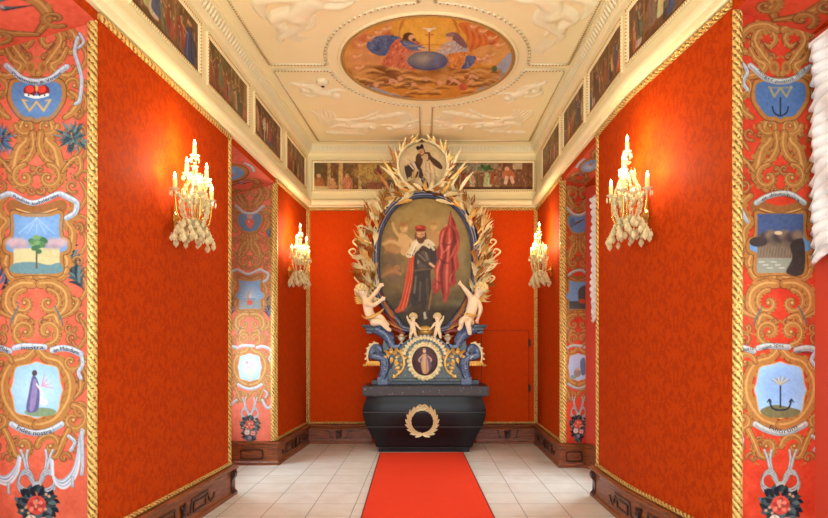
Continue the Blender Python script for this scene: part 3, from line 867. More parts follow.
    # shield field
    sh = [(X(-23), 84), (X(-8), 82), (X(8), 82), (X(23), 84), (X(25), 98), (X(20), 108), (X(13), 116), (X(4), 117), (X(0), 119), (X(-4), 117), (X(-13), 116), (X(-20), 108), (X(-25), 98)]
    c.line(sh+[sh[0]], 7*W, OCD, .8); c.line(sh+[sh[0]], 5.6*W, OC); c.poly(sh, (84, 116, 158)); fields[0](c, A, sx, 99, sh)
    # landscape field
    q = [(X(-23), 214), (X(-12), 217), (X(12), 217), (X(23), 214), (X(22), 226), (X(24), 238), (X(30), 242), (X(30), 250), (X(23), 254), (X(23), 272), (X(10), 272), (X(-10), 272), (X(-23), 272), (X(-23), 254), (X(-30), 250), (X(-30), 242), (X(-24), 238), (X(-22), 226)]
    c.line(q+[q[0]], 6*W, OCD, .8); c.line(q+[q[0]], 4.8*W, OC); c.poly(q, (106, 142, 184), n=3); fields[1](c, A, sx, 244, q)
    # lower medallion field
    e = []
    for i in range(24):
        a = 2*PI*i/24; r = 1-.06*math.cos(4*a)+.05*math.cos(8*a)
        e.append((A+27*sx*r*math.cos(a)*.95, 390+28*r*math.sin(a)))
    c.line(e+[e[0]], 2.2, OCL); c.poly(e, (150, 184, 222)); fields[2](c, A, sx, 390, e)
    # banners
    rb = lambda pts, w=6.5: ribbon(c, [(X(p[0]), p[1]) for p in pts], w, rd)
    rb([(-30, 66), (-24, 71), (-14, 79), (0, 82), (14, 79), (24, 71), (30, 67)])
    rb(o.get('mid', [(-44, 200), (-34, 196), (-26, 194), (-12, 201), (-2, 203), (10, 199), (22, 194), (30, 197), (40, 203), (38, 213), (30, 218)]), 6)
    rb([(-45, 347), (-36, 348), (-27, 351)]); rb([(-22, 348), (-12, 346), (8, 347)]); rb([(16, 350), (26, 348), (36, 350), (44, 354)], 7); rb([(44, 354), (46, 364), (42, 372), (44, 378)], 4)
    rb([(-25, 424), (-14, 430), (0, 433), (14, 430), (25, 424)], 6.5)
    rb([(-46, 396), (-44, 410), (-48, 424)], 3); rb([(32, 436), (38, 442), (34, 450)], 4)
    # bow and flower wreath
    for s in (-1, 1):
        for k in range(2):
            ribbon(c, [(X(2*s), 486), (X((7+2*k)*s), 474), (X((10+3*k)*s), 460-2*k), (X((9+7*k)*s), 450)], 2.6, rd)
        for k in range(3): ribbon(c, [(X(1*s), 484), (X((7+k)*s), 471+1.6*k), (X((15+k*.6)*s), 472+2*k), (X((19-k)*s), 484), (X((14-k*2)*s), 493-k*2), (X(4*s), 487)], 1.9, rd)
        ribbon(c, [(X(1*s), 484), (X(6*s), 491), (X(13*s), 497)], 3.4, rd)
    c.ell(A, 485, 4*sx+.5, 3.6, rd)
    wreath(c, A, 504, .95*(.5+.5*sx))

# emblems in the fields --------------------------------------------------------
def e_crown(c, A, sx, y, o):
    c.ell(A, 108, 18*sx, 9, (98, 132, 176), .7, soft=6)
    for s in (-1, 1):
        c.ell(A+s*6.5, 91, 6.5, 5.6, (120, 30, 30)); c.ell(A+s*6-.8, 89.5, 4.4, 3.8, (212, 62, 46))
    c.line([(A-11, 95), (A, 97.5), (A+11, 95)], 3, (226, 220, 206)); c.ell(A, 88, 1.3, 4, (206, 160, 84))
    for q in (-8, -3, 3, 8): c.ell(A+q, 95.5, .9, .9, (60, 50, 60))
    g = (196, 160, 92)
    for s in (-1, 1): c.line([(A+s*14, 100), (A+s*7, 111), (A, 102)], 2, g, sm=False); c.line([(A+s*14, 100), (A+s*9, 101)], 1.2, g)
def e_tree(c, A, sx, y, o):
    c.poly([(A-23*sx, 248), (A+23*sx, 248), (A+23*sx, 272), (A-23*sx, 272)], (196, 180, 128), sm=False); c.ell(A, 226, 20*sx, 9, (134, 168, 206), .6, soft=7)
    for k in range(5): c.line([(A, 218), (A+(k-2)*9*sx, 234)], .8, (190, 200, 200), .5)
    for s in (-1, 1):
        for k in range(4): c.ell(A+s*(13+4*k)*sx, 245-(k % 2)*3, 6*sx, 4, (196, 160, 158) if k % 2 else (168, 140, 146), .9, soft=2)
    c.poly([(A-23*sx, 264), (A-4, 262), (A+12*sx, 265), (A+23*sx, 263), (A+23*sx, 273), (A-23*sx, 273)], (98, 128, 130))
    c.line([(A, 248), (A, 268)], 1.8, (92, 76, 54))
    R = random.Random(4)
    for k in range(26): c.ell(A+R.gauss(0, 4.5), 244+R.gauss(0, 3.4), 3, 2.4, [(84, 122, 78), (66, 104, 66), (112, 146, 92)][k % 3])
def e_angel(c, A, sx, y, o):
    c.ell(A, 392, 17*sx, 18, (178, 206, 234), .8, soft=8)
    c.ell(A+4, 412, 16*sx, 4.5, (120, 140, 104)); 
    for k in range(7): c.line([(A+5, 386), (A+8+k*1.6, 374+k*2.4)], [1, 2.2, .6], (206, 168, 178) if k % 2 else (186, 126, 140))
    c.poly([(A-4, 376), (A+1, 380), (A+3, 392), (A+1, 410), (A-10, 411), (A-8, 394)], (92, 84, 128)); c.poly([(A-3, 380), (A+1, 386), (A-2, 408), (A-7, 409)], (136, 120, 160))
    c.ell(A-2, 373, 2.6, 3, (84, 60, 60)); c.line([(A, 384), (A+6, 394), (A+4, 398)], 1.6, (226, 204, 196)); c.ell(A+7, 402, 4, 3.4, (218, 206, 196))
def e_heart(c, A, sx, y, o):
    for s in (-1, 1): c.ell(A+s*3.6, 98, 4.6, 5, (206, 84, 60))
    c.poly([(A-8, 99), (A+8, 99), (A, 112)], (206, 84, 60)); c.ell(A, 88, 6, 5, (190, 130, 124)); c.ell(A-2, 98, 2, 2.4, (232, 150, 120))
def e_rays(c, A, sx, y, o):
    for k in range(17):
        a = PI*k/16; c.line([(A, 250), (A-23*sx*math.cos(a), 250-30*math.sin(a)*.9)], [2, .8], (176, 196, 196), .6)
    c.poly([(A-23*sx, 254), (A+23*sx, 254), (A+23*sx, 272), (A-23*sx, 272)], (132, 140, 140), sm=False, al=.8)
    c.line([(A, 262), (A-4, 246), (A+2, 234)], [5, 3, 1], (198, 120, 84)); c.ell(A, 260, 6, 5, (206, 76, 52))
def e_pale(c, A, sx, y, o):
    c.ell(A, 388, 18*sx, 18, (198, 216, 238), .9, soft=8); c.line([(A-8, 392), (A+10, 384)], 2, (206, 132, 132)); c.line([(A, 394), (A+1, 412)], 4, (214, 190, 130)); c.ell(A-6, 380, 3, 3, (196, 132, 140)); c.ell(A+4, 384, 2.4, 3, (220, 180, 170))
def e_anchor(c, A, sx, y, o):
    g = (150, 140, 100)
    c.poly(o, (70, 96, 146), .6)
    for s in (-1, 1): c.line([(A+s*11, 87), (A+s*6, 97), (A, 88)], 2, g, sm=False)
    c.line([(A-12, 88), (A+12, 88)], 1, g); d = (30, 34, 56)
    c.line([(A, 98), (A, 115)], 1.4, d); c.line([(A-8, 107), (A-6, 113), (A, 116), (A+6, 113), (A+8, 107)], 1.4, d)
def e_storm(c, A, sx, y, o):
    x0, x1 = A-23*sx, A+23*sx
    c.poly([(x0, 214), (x1, 214), (x1, 236), (x0, 236)], (70, 84, 124), sm=False); c.poly([(x0, 236), (x1, 236), (x1, 262), (x0, 262)], (116, 96, 78), sm=False)
    c.poly([(x0, 258), (x1, 258), (x1, 273), (x0, 273)], (142, 140, 122), sm=False)
    for k in range(9): c.ell(A-18*sx+k*4.4*sx, 239-(k % 3)*2, 6*sx, 5, [(92, 74, 66), (66, 54, 56), (128, 104, 86)][k % 3], 1, soft=2)
    c.ell(A-22*sx, 242, 9*sx, 5, (64, 52, 50)); c.ell(A-2, 233, 4, 2, (206, 180, 140))
    for k in range(14): c.line([(A-20*sx+k*3*sx, 246), (A-22*sx+k*3*sx, 258)], .7, (150, 132, 110), .6)
    c.poly([(A+10*sx, 244), (x1, 240), (x1, 273), (A+6, 273), (A+12*sx, 258)], (58, 46, 42)); 
    for k in range(6): c.line([(x0+2+k*4, 262+k % 3*3), (x0+7+k*4, 262+k % 3*3)], 1, (206, 206, 190), .8)
def e_bloom(c, A, sx, y, o):
    c.ell(A, 386, 19*sx, 17, (126, 158, 206), .8, soft=8)
    c.poly([(A-20*sx, 410), (A-6, 405), (A+8, 407), (A+20*sx, 411), (A+12, 417), (A-12, 417)], (112, 104, 68))
    d = (34, 40, 56)
    c.line([(A, 384), (A, 407)], 1.5, d); c.line([(A-11, 400), (A-8, 408), (A, 410), (A+8, 408), (A+11, 400)], 1.7, d); c.line([(A-13, 402), (A-11, 399), (A-9, 402)], 1, d); c.line([(A+13, 402), (A+11, 399), (A+9, 402)], 1, d)
    for k in range(9): c.line([(A, 385), (A+(k-4)*2.4, 376+abs(k-4)*.9)], [1, 2.2, .8], (196, 190, 160) if k % 2 else (150, 130, 110))
def e_rock(c, A, sx, y, o):
    c.poly(o, (106, 128, 168), .7); c.line([(A-14, 104), (A, 96), (A+12, 90)], [5, 4, 1], (96, 66, 50)); c.ell(A-12, 96, 5, 9, (76, 100, 138))
def e_tower(c, A, sx, y, o):
    c.poly([(A-23*sx, 256), (A+23*sx, 256), (A+23*sx, 272), (A-23*sx, 272)], (74, 76, 78), sm=False); c.poly([(A, 234), (A+23*sx, 226), (A+23*sx, 268), (A+4, 268)], (80, 72, 70)); c.ell(A+8, 256, 7, 5, (176, 72, 44))
def e_house(c, A, sx, y, o):
    c.poly(o, (176, 186, 214), .9); c.poly([(A+4, 378), (A+16*sx, 372), (A+18*sx, 402), (A+6, 404)], (96, 104, 128)); c.ell(A-2, 402, 7, 8, (140, 126, 120)); c.ell(A-10, 410, 6, 4, (120, 150, 150)); c.ell(A-2, 394, 3, 3, (196, 150, 130))

def reveal(name, label, Y, corner, sg, x_in, k, A, sx, fields, texts, o):
    """painted reveal facing the room: corner px, sg -1 left / +1 right; design unit = pixel at the near reveal"""
    U = o['Y0']/F; g = o.get('ground', (216, 84, 54))
    c = Cv(-8, 8, 108, 542, k, g)
    c.grain(5, 40, (1, .8, .7)); c.grain(4, 9, (1, .9, .8))
    # loose tendrils at the sides
    for i in range(9):
        for s in (-1, 1):
            volute(c, A+s*(45+4*(i % 2))*sx, 40+i*46, 8.5, i, .95*s, 3.2, al=.9); strap(c, [(A+s*44*sx, 44+i*46), (A+s*50*sx, 58+i*46), (A+s*42*sx, 72+i*46), (A+s*36*sx, 66+i*46)], [2, 4, 3, 1.5], al=.85)
    for (x, y, L, an, n, col) in o.get('sprigs', ()): sprig(c, x, y, L, an, n, col)
    grotesque(c, A, sx, fields, o)
    for (x, y, r, col) in o.get('bunches', ()): bunch(c, x, y, r, col)
    for pts, w in o.get('ribbons', ()): ribbon(c, pts, w)
    if o.get('daylight_wash'): c.a += (np.array((236, 204, 176.))-c.a)*o['daylight_wash']  # pale wash mixed into all pigments, stands in for daylight
    c.grain(3.5, 2.2); c.grain(3, 20, (1, .9, .8))
    xc = (corner-CX)/F*Y                              # world x of the corner
    cx = o['cx']                                      # design x of the corner
    x_w = lambda u: xc+(u-cx)*U
    z_w = lambda v: HC-(v-CY)*U
    xa, xb = sorted((xc, x_in))
    nx = int((xb-xa)/U*k); z0, z1 = .315, ZS-.004; nz = int((z1-z0)/U*k)
    xs = np.linspace(xa, xb, nx); T = np.linspace(0, 1, nz)
    Xg, Tg = np.meshgrid(xs, T)
    top = z1-np.abs(Xg-xc)*.285
    Zg = top+(z0-top)*Tg
    u = (Xg-xc)/U+cx; v = CY-(Zg-HC)/U
    pos = np.stack([Xg, np.full(Xg.shape, Y-.004), Zg], -1)
    ob = paint_mesh(name, pos, c.sample(u, v), M['mural'])
    tag(ob, label, 'mural')
    for tx in texts or (): lettering('banner_lettering', [tx], lambda a, b: (x_w(a), Y-.0065, z_w(b)), M['ink'], ob)
    return ob
B1 = [(26, 40, 56), (44, 66, 92), (70, 96, 128)]
B2 = [(30, 44, 50), (54, 74, 78), (84, 106, 104)]
LL = dict(Y0=3.78, cx=97.3, ground=(210, 94, 66))  # left ground painted lighter than the right, in place of daylight
t_left = [('Pr\u0153mium & Virtus', [(13, 73), (24, 80), (37, 83), (50, 80), (61, 73)], 4.6), ('Radius exhilerans', [(14, 196), (25, 201), (36, 203.5), (48, 199), (59, 195)], 4.6),
          ('Mole', [(1, 347.5), (9, 351)], 6), ('nostra', [(22, 348), (44, 347)], 5.4), ('en Mundum', [(54, 350.5), (64, 348.5), (72, 350), (79, 353)], 6.2), ('Fides nostra', [(18, 427), (30, 432), (42, 433), (52, 430.5)], 6.6)]
o = dict(LL); o['bunches'] = [(73, 138, 15, B2), (1, 140, 14, B1)]
o['sprigs'] = [(78, 285, 44, -1.75, 8, B2), (84, 290, 40, -2.1, 7, B2), (2, 262, 40, 1.3, 6, B1)]
o['ribbons'] = [([(78, 38), (75, 52), (79, 66), (82, 80), (80, 100), (76, 104)], 4), ([(80, 34), (84, 42), (79, 48)], 3),
                ([(20, 457), (17, 470), (8, 480), (-2, 478), (-8, 470)], 7), ([(52, 460), (54, 478), (64, 484), (76, 470), (81, 440), (83, 430)], 7), ([(82, 432), (83, 460), (82, 474)], 4), ([(9, 484), (9, 493)], 3), ([(73, 478), (73, 486)], 3)]
reveal('painted_reveal', 'painted red window reveal at far left of photo with crown, green tree and angel medallions', 3.78, 97.3, -1, -2.93, 2.0, 37, 1., [e_crown, e_tree, e_angel], t_left, o)
o = dict(LL); o['sprigs'] = [(86, 292, 50, -1.7, 8, B1), (8, 290, 44, -1.5, 6, B1)]; o['bunches'] = [(88, 120, 9, B1)]; o['daylight_wash'] = .16; o['ground'] = (218, 98, 72)  # paler ground and wash imitate daylight on this reveal
o['ribbons'] = [([(20, 455), (12, 462), (4, 470), (0, 460)], 6), ([(72, 455), (80, 470), (90, 466), (92, 440)], 6)]
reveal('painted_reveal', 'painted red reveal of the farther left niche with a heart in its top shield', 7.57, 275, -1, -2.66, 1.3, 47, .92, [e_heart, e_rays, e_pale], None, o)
RR = dict(Y0=3.66, cx=0., ground=(200, 58, 30), ribbon=(176, 174, 164), mid=[(-24, 203), (-14, 197), (0, 193.5), (12, 195), (24, 203)])
t_right = [('Auget potius illud', [(25, 70), (34, 78), (47, 82), (60, 78), (71, 69)], 4.6), ('et dilucidiora', [(28, 200), (40, 195), (50, 194.5), (66, 201)], 4.8),
           ('Gloria', [(6, 350), (20, 348)], 5.6), ('sunt Spes', [(29, 349), (40, 345), (50, 345.5)], 5.6), ('patientia', [(61, 351), (78, 353)], 5), ('Filiorum', [(36, 427), (47, 431), (56, 429.5), (63, 426)], 6.4)]
o = dict(RR); o['ribbons'] = [([(8, 62), (14, 72), (10, 82), (14, 90)], 4), ([(6, 205), (10, 214), (14, 222)], 4), ([(4, 430), (9, 440), (4, 450)], 4), ([(82, 352), (78, 360), (84, 368)], 4)]
reveal('painted_reveal', 'painted red window reveal at far right of photo with anchor medallions beside ruched curtain', 3.66, 733, 1, 2.53, 2.0, 47, 1., [e_anchor, e_storm, e_bloom], t_right, o)
o = dict(RR)
reveal('painted_reveal', 'narrow painted red reveal of the farther right niche with a small grey house medallion', 7.42, 562, 1, 2.12, 1.3, 33, .8, [e_rock, e_tower, e_house], None, o)

# painted soffits -----------------------------------------------------------
def soffit(label, path, sa, sb, depth, x_out, ground, seed):
    c = Cv(0, 0, (sb-sa)*100, depth*100, 1.6, ground); L = (sb-sa)*100; D = depth*100
    c.grain(5, 30, (1, .8, .7))
    for e in (0, 1):
        X = lambda x: L-x if e else x
        strap(c, [(X(6), D*.5), (X(18), D*.28), (X(34), D*.25), (X(46), D*.38)], [3, 7, 4]); strap(c, [(X(6), D*.5), (X(18), D*.72), (X(34), D*.78), (X(46), D*.62)], [3, 7, 4])
        volute(c, X(14), D*.26, 8, 0, 1, 3.4); volute(c, X(14), D*.76, 8, 2, -1, 3.4); volute(c, X(30), D*.84, 6, 1, 1, 3)
        for k in range(12): c.line([(X(34+k*1.5), D*.5), (X(30+k*2), D*(.3+.4*(k % 5)/4))], [3, 4, .5], [(30, 36, 44), (70, 84, 88), (170, 150, 140), (190, 120, 110)][k % 4])
    c.ell(L/2, D/2, L*.2, D*.34, OCD); c.ell(L/2, D/2, L*.19, D*.32, OC); c.ell(L/2, D/2, L*.15, D*.25, (112, 146, 186)); c.ell(L/2-4, D/2+2, 10, 6, (190, 200, 206), .8, soft=4); c.ell(L/2+6, D/2, 5, 3, (190, 110, 100), .8)
    ribbon(c, [(L/2-16, D*.12), (L/2, D*.08), (L/2+16, D*.12)], 4)
    c.grain(4, 2.5)
    nu = int(L*1.6); nv = int(D*1.6); pos = np.zeros((nv, nu, 3)); col = np.zeros((nv, nu, 3))
    us = np.linspace(0, 1, nu); vs = np.linspace(0, 1, nv)
    for i, uu in enumerate(us):
        p, t, n = path.at(sa+(sb-sa)*uu)
        for j in range(nv):
            d = -(abs(x_out-p.x)/abs(n.x))*vs[j]; pos[j, i] = (p.x+n.x*d, p.y+n.y*d, ZS-.004+d*.2889)
    U_, V_ = np.meshgrid(us*L, vs*D)
    ob = paint_mesh('painted_soffit', pos, c.sample(U_, V_), M['mural']); tag(ob, label, 'mural')
soffit('painted red soffit over the nearer left window niche, dark leaves at its end', LP, LP.s_near(xl(2.05), 2.05), s_l['n'], .7, -2.93, (214, 84, 56), 1)
soffit('painted pink soffit over the farther left niche with pale blue oval', LP, s_l['a'], s_l['b'], .56, -2.66, (214, 96, 72), 2)
soffit('painted red soffit over the nearer right window niche above the curtain', RP, s_r['n'], RP.s_near(2.23, 1.95), .48, 2.51, (208, 70, 40), 3)
soffit('painted red soffit over the farther right niche with blue oval', RP, s_r['b'], s_r['a'], .34, 2.10, (208, 78, 46), 4)
# ------------------------------------------------------------------ pictures: ceiling fresco
def fresco():
    cx, cy, rx, ry = .045, 6.51, .965, .945
    c = Cv(0, -20, 828, 430, .75, (206, 138, 52))
    c.ell(430, 110, 250, 120, (226, 164, 60), .9, soft=120); c.ell(430, 120, 120, 70, (232, 180, 70), .8, soft=60)
    R = random.Random(3)
    for s, x in ((-1, 150), (1, 700)):                # cherub clouds at the rim
        for k in range(26): c.ell(x+R.gauss(0, 50), 130+R.gauss(0, 40), R.uniform(14, 30), R.uniform(9, 18), [(214, 140, 92), (196, 110, 66), (226, 168, 120), (180, 96, 60)][k % 4], .8, R.uniform(-.5, .5), soft=8)
    c.ell(160, 220, 110, 60, (214, 152, 96), .9, soft=30)
    c.poly([(560, 60), (640, 60), (740, 110), (690, 170), (620, 190), (600, 120)], (206, 112, 46)); 
    for k in range(9): c.line([(590+k*12, 70+k*4), (600+k*14, 120+k*4), (590+k*10, 180)], 7, [(170, 76, 34), (230, 140, 70)][k % 2], .7*.7, soft=7)
    c.poly([(620, 180), (700, 150), (790, 160), (790, 210), (700, 240), (640, 230)], (214, 156, 86)); c.ell(705, 140, 16, 12, (186, 90, 50))
    c.line(spiral(430, 115, 130, 130, -2.9, .45), 10, (190, 116, 40), .8)
    # sky below
    c.poly([(80, 300), (260, 360), (460, 400), (640, 350), (800, 180), (828, 430), (20, 430)], (150, 158, 172)); c.poly([(700, 280), (800, 180), (800, 300), (690, 350)], (162, 168, 182))
    # clouds
    for k in range(150):
        x = R.uniform(90, 730); y = 258+40*math.sin(x/90.)*.4+R.uniform(-14, 74)*(1-abs(x-400)/700)
        c.ell(x, y, R.uniform(24, 60), R.uniform(8, 18), [(150, 92, 34), (178, 118, 52), (206, 152, 84), (120, 74, 30), (190, 130, 62)][k % 5], .85, R.uniform(-.25, .25), soft=8)
    for x, y in ((180, 268), (300, 330), (420, 345), (560, 300), (650, 270), (350, 300)): c.line([(x-60, y+10), (x, y-8), (x+60, y+8)], [4, 14, 4], (222, 172, 104), .7, soft=6)
    for k in range(40):
        x = R.uniform(100, 720); y = R.uniform(255, 370); w_ = R.uniform(20, 46); c.line([(x-w_, y+4), (x, y-5), (x+w_, y+3)], [2, 7, 2], (226, 178, 108), .65, soft=4); c.line([(x-w_, y+14), (x, y+9), (x+w_, y+13)], [2, 8, 2], (104, 64, 26), .7, soft=5)
    for k in range(9): c.ell(210+k*52+R.uniform(-10, 10), 300+R.uniform(-10, 30), 12, 9, (216, 156, 118)); 
    for x, y in ((250, 318), (600, 300), (660, 225), (520, 320)): c.line([(x, y), (x+18, y-14), (x+40, y-4)], 12, (220, 164, 124)); c.ell(x-4, y-6, 11, 9, (150, 92, 50))
    c.ell(582, 335, 20, 16, (196, 96, 62)); c.ell(716, 256, 12, 14, (82, 100, 60))
    def folds(pts, n, dark, lite, seed, a0):           # cloth: broken crescent folds inside the outline
        Q = random.Random(seed); xs = [p[0] for p in pts]; ys = [p[1] for p in pts]; got = 0
        while got < n:
            x, y = Q.uniform(min(xs)+6, max(xs)-6), Q.uniform(min(ys)+5, max(ys)-5); ins = False
            for q in range(len(pts)):
                (ax, ay), (bx_, by_) = pts[q-1], pts[q]
                if (ay > y) != (by_ > y) and x < (bx_-ax)*(y-ay)/(by_-ay)+ax: ins = not ins
            if not ins: continue
            got += 1; a = a0+Q.uniform(-.6, .6); l = Q.uniform(12, 26); b = Q.uniform(-6, 6); dx, dy = math.cos(a), math.sin(a)*.7
            c.line([(x-dx*l*.5, y-dy*l*.5), (x-dy*b, y+dx*b), (x+dx*l*.5, y+dy*l*.5)], [1, Q.uniform(4, 8), 1], dark if got % 2 else lite, .6, soft=3)
    # left figure: blue mantle, red robe
    pp = [(160, 155), (170, 132), (196, 116), (240, 110), (300, 116), (312, 132), (290, 160), (262, 186), (236, 200), (200, 194), (172, 178)]
    c.poly(pp, (84, 98, 134)); folds(pp, 46, (50, 60, 94), (126, 142, 172), 1, .9)
    pp = [(262, 160), (292, 128), (330, 124), (376, 134), (414, 166), (380, 190), (346, 222), (370, 262), (300, 252), (228, 240), (236, 216), (252, 190)]
    c.poly(pp, (200, 108, 74)); folds(pp, 70, (152, 64, 44), (236, 156, 118), 2, 1.9)
    c.poly([(305, 132), (340, 130), (372, 146), (414, 164), (380, 178), (345, 172), (318, 156)], (88, 102, 138)); c.line([(312, 140), (350, 152), (400, 166)], [3, 8, 3], (128, 142, 170), .7, soft=4)
    c.ell(343, 117, 25, 19, (92, 58, 32)); c.line([(326, 118), (318, 130), (316, 142)], [10, 9, 3], (88, 54, 30)); c.ell(356, 121, 15, 14, (220, 166, 116)); c.ell(366, 130, 9, 7, (110, 70, 40)); c.line([(388, 168), (420, 172), (440, 166)], 8, (224, 172, 128)); c.line([(400, 160), (424, 158)], 5, (216, 164, 120))
    # right figure: white robe, blue-orange mantle
    pp = [(468, 182), (488, 154), (512, 140), (556, 132), (590, 148), (604, 172), (590, 194), (540, 202), (490, 204)]
    c.poly(pp, (180, 168, 160)); folds(pp, 46, (132, 120, 128), (222, 212, 198), 3, 2.2)
    pp = [(496, 200), (540, 188), (592, 184), (640, 205), (628, 240), (590, 256), (540, 256), (506, 236)]
    c.poly(pp, (210, 132, 64)); folds(pp, 50, (160, 84, 36), (244, 182, 104), 4, 1.6)
    pp = [(596, 200), (634, 204), (632, 226), (606, 252), (572, 256), (588, 228)]; c.poly(pp, (92, 98, 140)); folds(pp, 14, (60, 64, 104), (136, 144, 178), 5, 1.8)
    c.poly([(508, 108), (528, 97), (556, 102), (584, 130), (598, 164), (572, 158), (546, 136), (528, 128)], (126, 92, 92)); c.ell(520, 122, 15, 15, (218, 164, 118)); c.ell(524, 108, 20, 9, (150, 114, 108)); c.line([(506, 160), (484, 170), (466, 168)], 8, (222, 170, 126))
    R = random.Random(21)
    for x, y in ((130, 150), (172, 118), (205, 95), (240, 80), (620, 70), (660, 90), (700, 120), (735, 150), (690, 196), (650, 212), (120, 250), (110, 200)):
        c.line([(x-20, y+8), (x, y+16), (x+20, y+6)], [3, 10, 3], (206, 134, 88), .8, soft=4); c.line([(x+6, y+8), (x+22, y-2), (x+30, y-8)], [3, 7, 2], (228, 196, 156), .8, soft=3); c.ell(x, y, 12, 10, (222, 160, 112), soft=3); c.ell(x-1, y-6, 10, 4, (190, 124, 72), .8, soft=3); c.ell(x-3, y+1, 5, 5, (236, 182, 136), .8, soft=3)
    c.line([(320, 60), (300, 110), (330, 140)], 5, (184, 118, 46), .6, soft=4); c.line([(540, 60), (566, 100), (548, 96)], 5, (184, 118, 46), .6, soft=4); c.line([(330, 160), (430, 150), (530, 160)], 4, (196, 128, 52), .8)
    # orb, staff, dove
    c.ell(425, 222, 88, 42, (66, 70, 108)); c.ell(418, 214, 66, 28, (176, 168, 138), .9, soft=24); c.ell(470, 226, 36, 26, (92, 96, 140), .7, soft=18)
    c.line([(433, 95), (433, 185)], 7, (176, 92, 50)); c.line([(416, 108), (450, 108)], 5, (190, 110, 60))
    c.line([(405, 78), (433, 84), (462, 78)], [3, 9, 3], (232, 222, 196)); c.ell(432, 88, 8, 9, (236, 226, 204))
    c.grain(4, 5); c.grain(5, 26, (1, .9, .7))
    n = 300
    a, b = np.meshgrid(np.linspace(-1, 1, n), np.linspace(-1, 1, n))
    Xw, Yw = cx+a*rx, cy+b*ry; zc = ZC-.012
    px = CX+F*Xw/Yw; py = CY-F*(zc-HC)/Yw
    root = empty('ceiling_fresco', (cx, cy, ZC), 'round painted ceiling fresco of two robed figures over a blue globe and clouds', 'ceiling painting')
    r = np.sqrt(a*a+b*b); rr = np.where(r > .992, .992/np.maximum(r, 1e-6), 1)
    paint_mesh('picture', np.stack([cx+a*rx*rr, cy+b*ry*rr, np.full(a.shape, zc)], -1)[::-1], c.sample((px-330)*4.36, (py-10)*4.36)[::-1], M['mural'], root, (r < 1.006)[::-1])
    mb = MB(); N = 96
    ring = lambda f, z: [(cx+rx*f*math.cos(2*PI*i/N), cy+ry*f*math.sin(2*PI*i/N), z) for i in range(N)]
    mb.tube(ring(1.05, ZC-.004), .02, 8, closed=True)
    mb.mat(1); mb.tube(ring(1.0, ZC-.012), .011, 8, closed=True); k = 200
    for i in range(k): q = 2*PI*i/k; mb.bead((cx+rx*1.022*math.cos(q), cy+ry*1.022*math.sin(q), ZC-.016), .014)
    mb.build('frame', [M['plaster'], M['stucco_line']], root, True)
fresco()

# ------------------------------------------------------------------ stucco panels with reliefs
class HF:
    """height field of capsules: stucco bodies rising from the ceiling"""
    def __init__(s, x0, y0, x1, y1, d=.0085):
        s.x = np.arange(x0, x1, d); s.y = np.arange(y0, y1, d); s.X, s.Y = np.meshgrid(s.x, s.y); s.H = np.zeros(s.X.shape)
    def cap(s, pts, r, h, fl=.55, sm=True):
        q = np.array(cr(pts, 5) if sm else pts, dtype=float)
        rs = np.interp(np.linspace(0, 1, len(q)), np.linspace(0, 1, len(r)), r) if hasattr(r, '__len__') else np.full(len(q), r)
        m = rs.max()+.02
        I = (s.x > q[:, 0].min()-m) & (s.x < q[:, 0].max()+m); J = (s.y > q[:, 1].min()-m) & (s.y < q[:, 1].max()+m)
        if not I.any() or not J.any(): return
        sl = np.ix_(J, I); X, Y = s.X[sl], s.Y[sl]; B = np.zeros(X.shape)
        for i in range(1, len(q)):
            a, b = q[i-1], q[i]; l = ((b-a)**2).sum()+1e-12
            t = np.clip(((X-a[0])*(b[0]-a[0])+(Y-a[1])*(b[1]-a[1]))/l, 0, 1)
            d2 = (X-a[0]-t*(b[0]-a[0]))**2+(Y-a[1]-t*(b[1]-a[1]))**2; rr = rs[i-1]+(rs[i]-rs[i-1])*t
            B = np.maximum(B, np.sqrt(np.maximum(0, 1-d2/(rr*rr)))*(rr*fl+h*.3)*.6)
        s.H[sl] = np.maximum(s.H[sl], B)+np.minimum(s.H[sl], B)*.12
    def mesh(s, name, parent, zc, mat):
        H = s.H.copy(); H = (H+np.roll(H, 1, 0)+np.roll(H, -1, 0)+np.roll(H, 1, 1)+np.roll(H, -1, 1))/5
        k = H > .0012; k2 = k | np.roll(k, 1, 0) | np.roll(k, -1, 0) | np.roll(k, 1, 1) | np.roll(k, -1, 1)
        pos = np.stack([s.X, s.Y, zc-H+.001*(~k)], -1)[::-1]
        h, w = H.shape; idx = np.arange(h*w).reshape(h, w); k2 = k2[::-1]
        q = np.stack([idx[:-1, :-1], idx[1:, :-1], idx[1:, 1:], idx[:-1, 1:]], -1)[k2[:-1, :-1] & k2[1:, :-1] & k2[1:, 1:] & k2[:-1, 1:]]
        u = np.unique(q); rm = np.full(h*w, -1); rm[u] = np.arange(len(u))
        return mesh_obj(name, pos.reshape(-1, 3)[u], rm[q].tolist(), mat, parent, True)
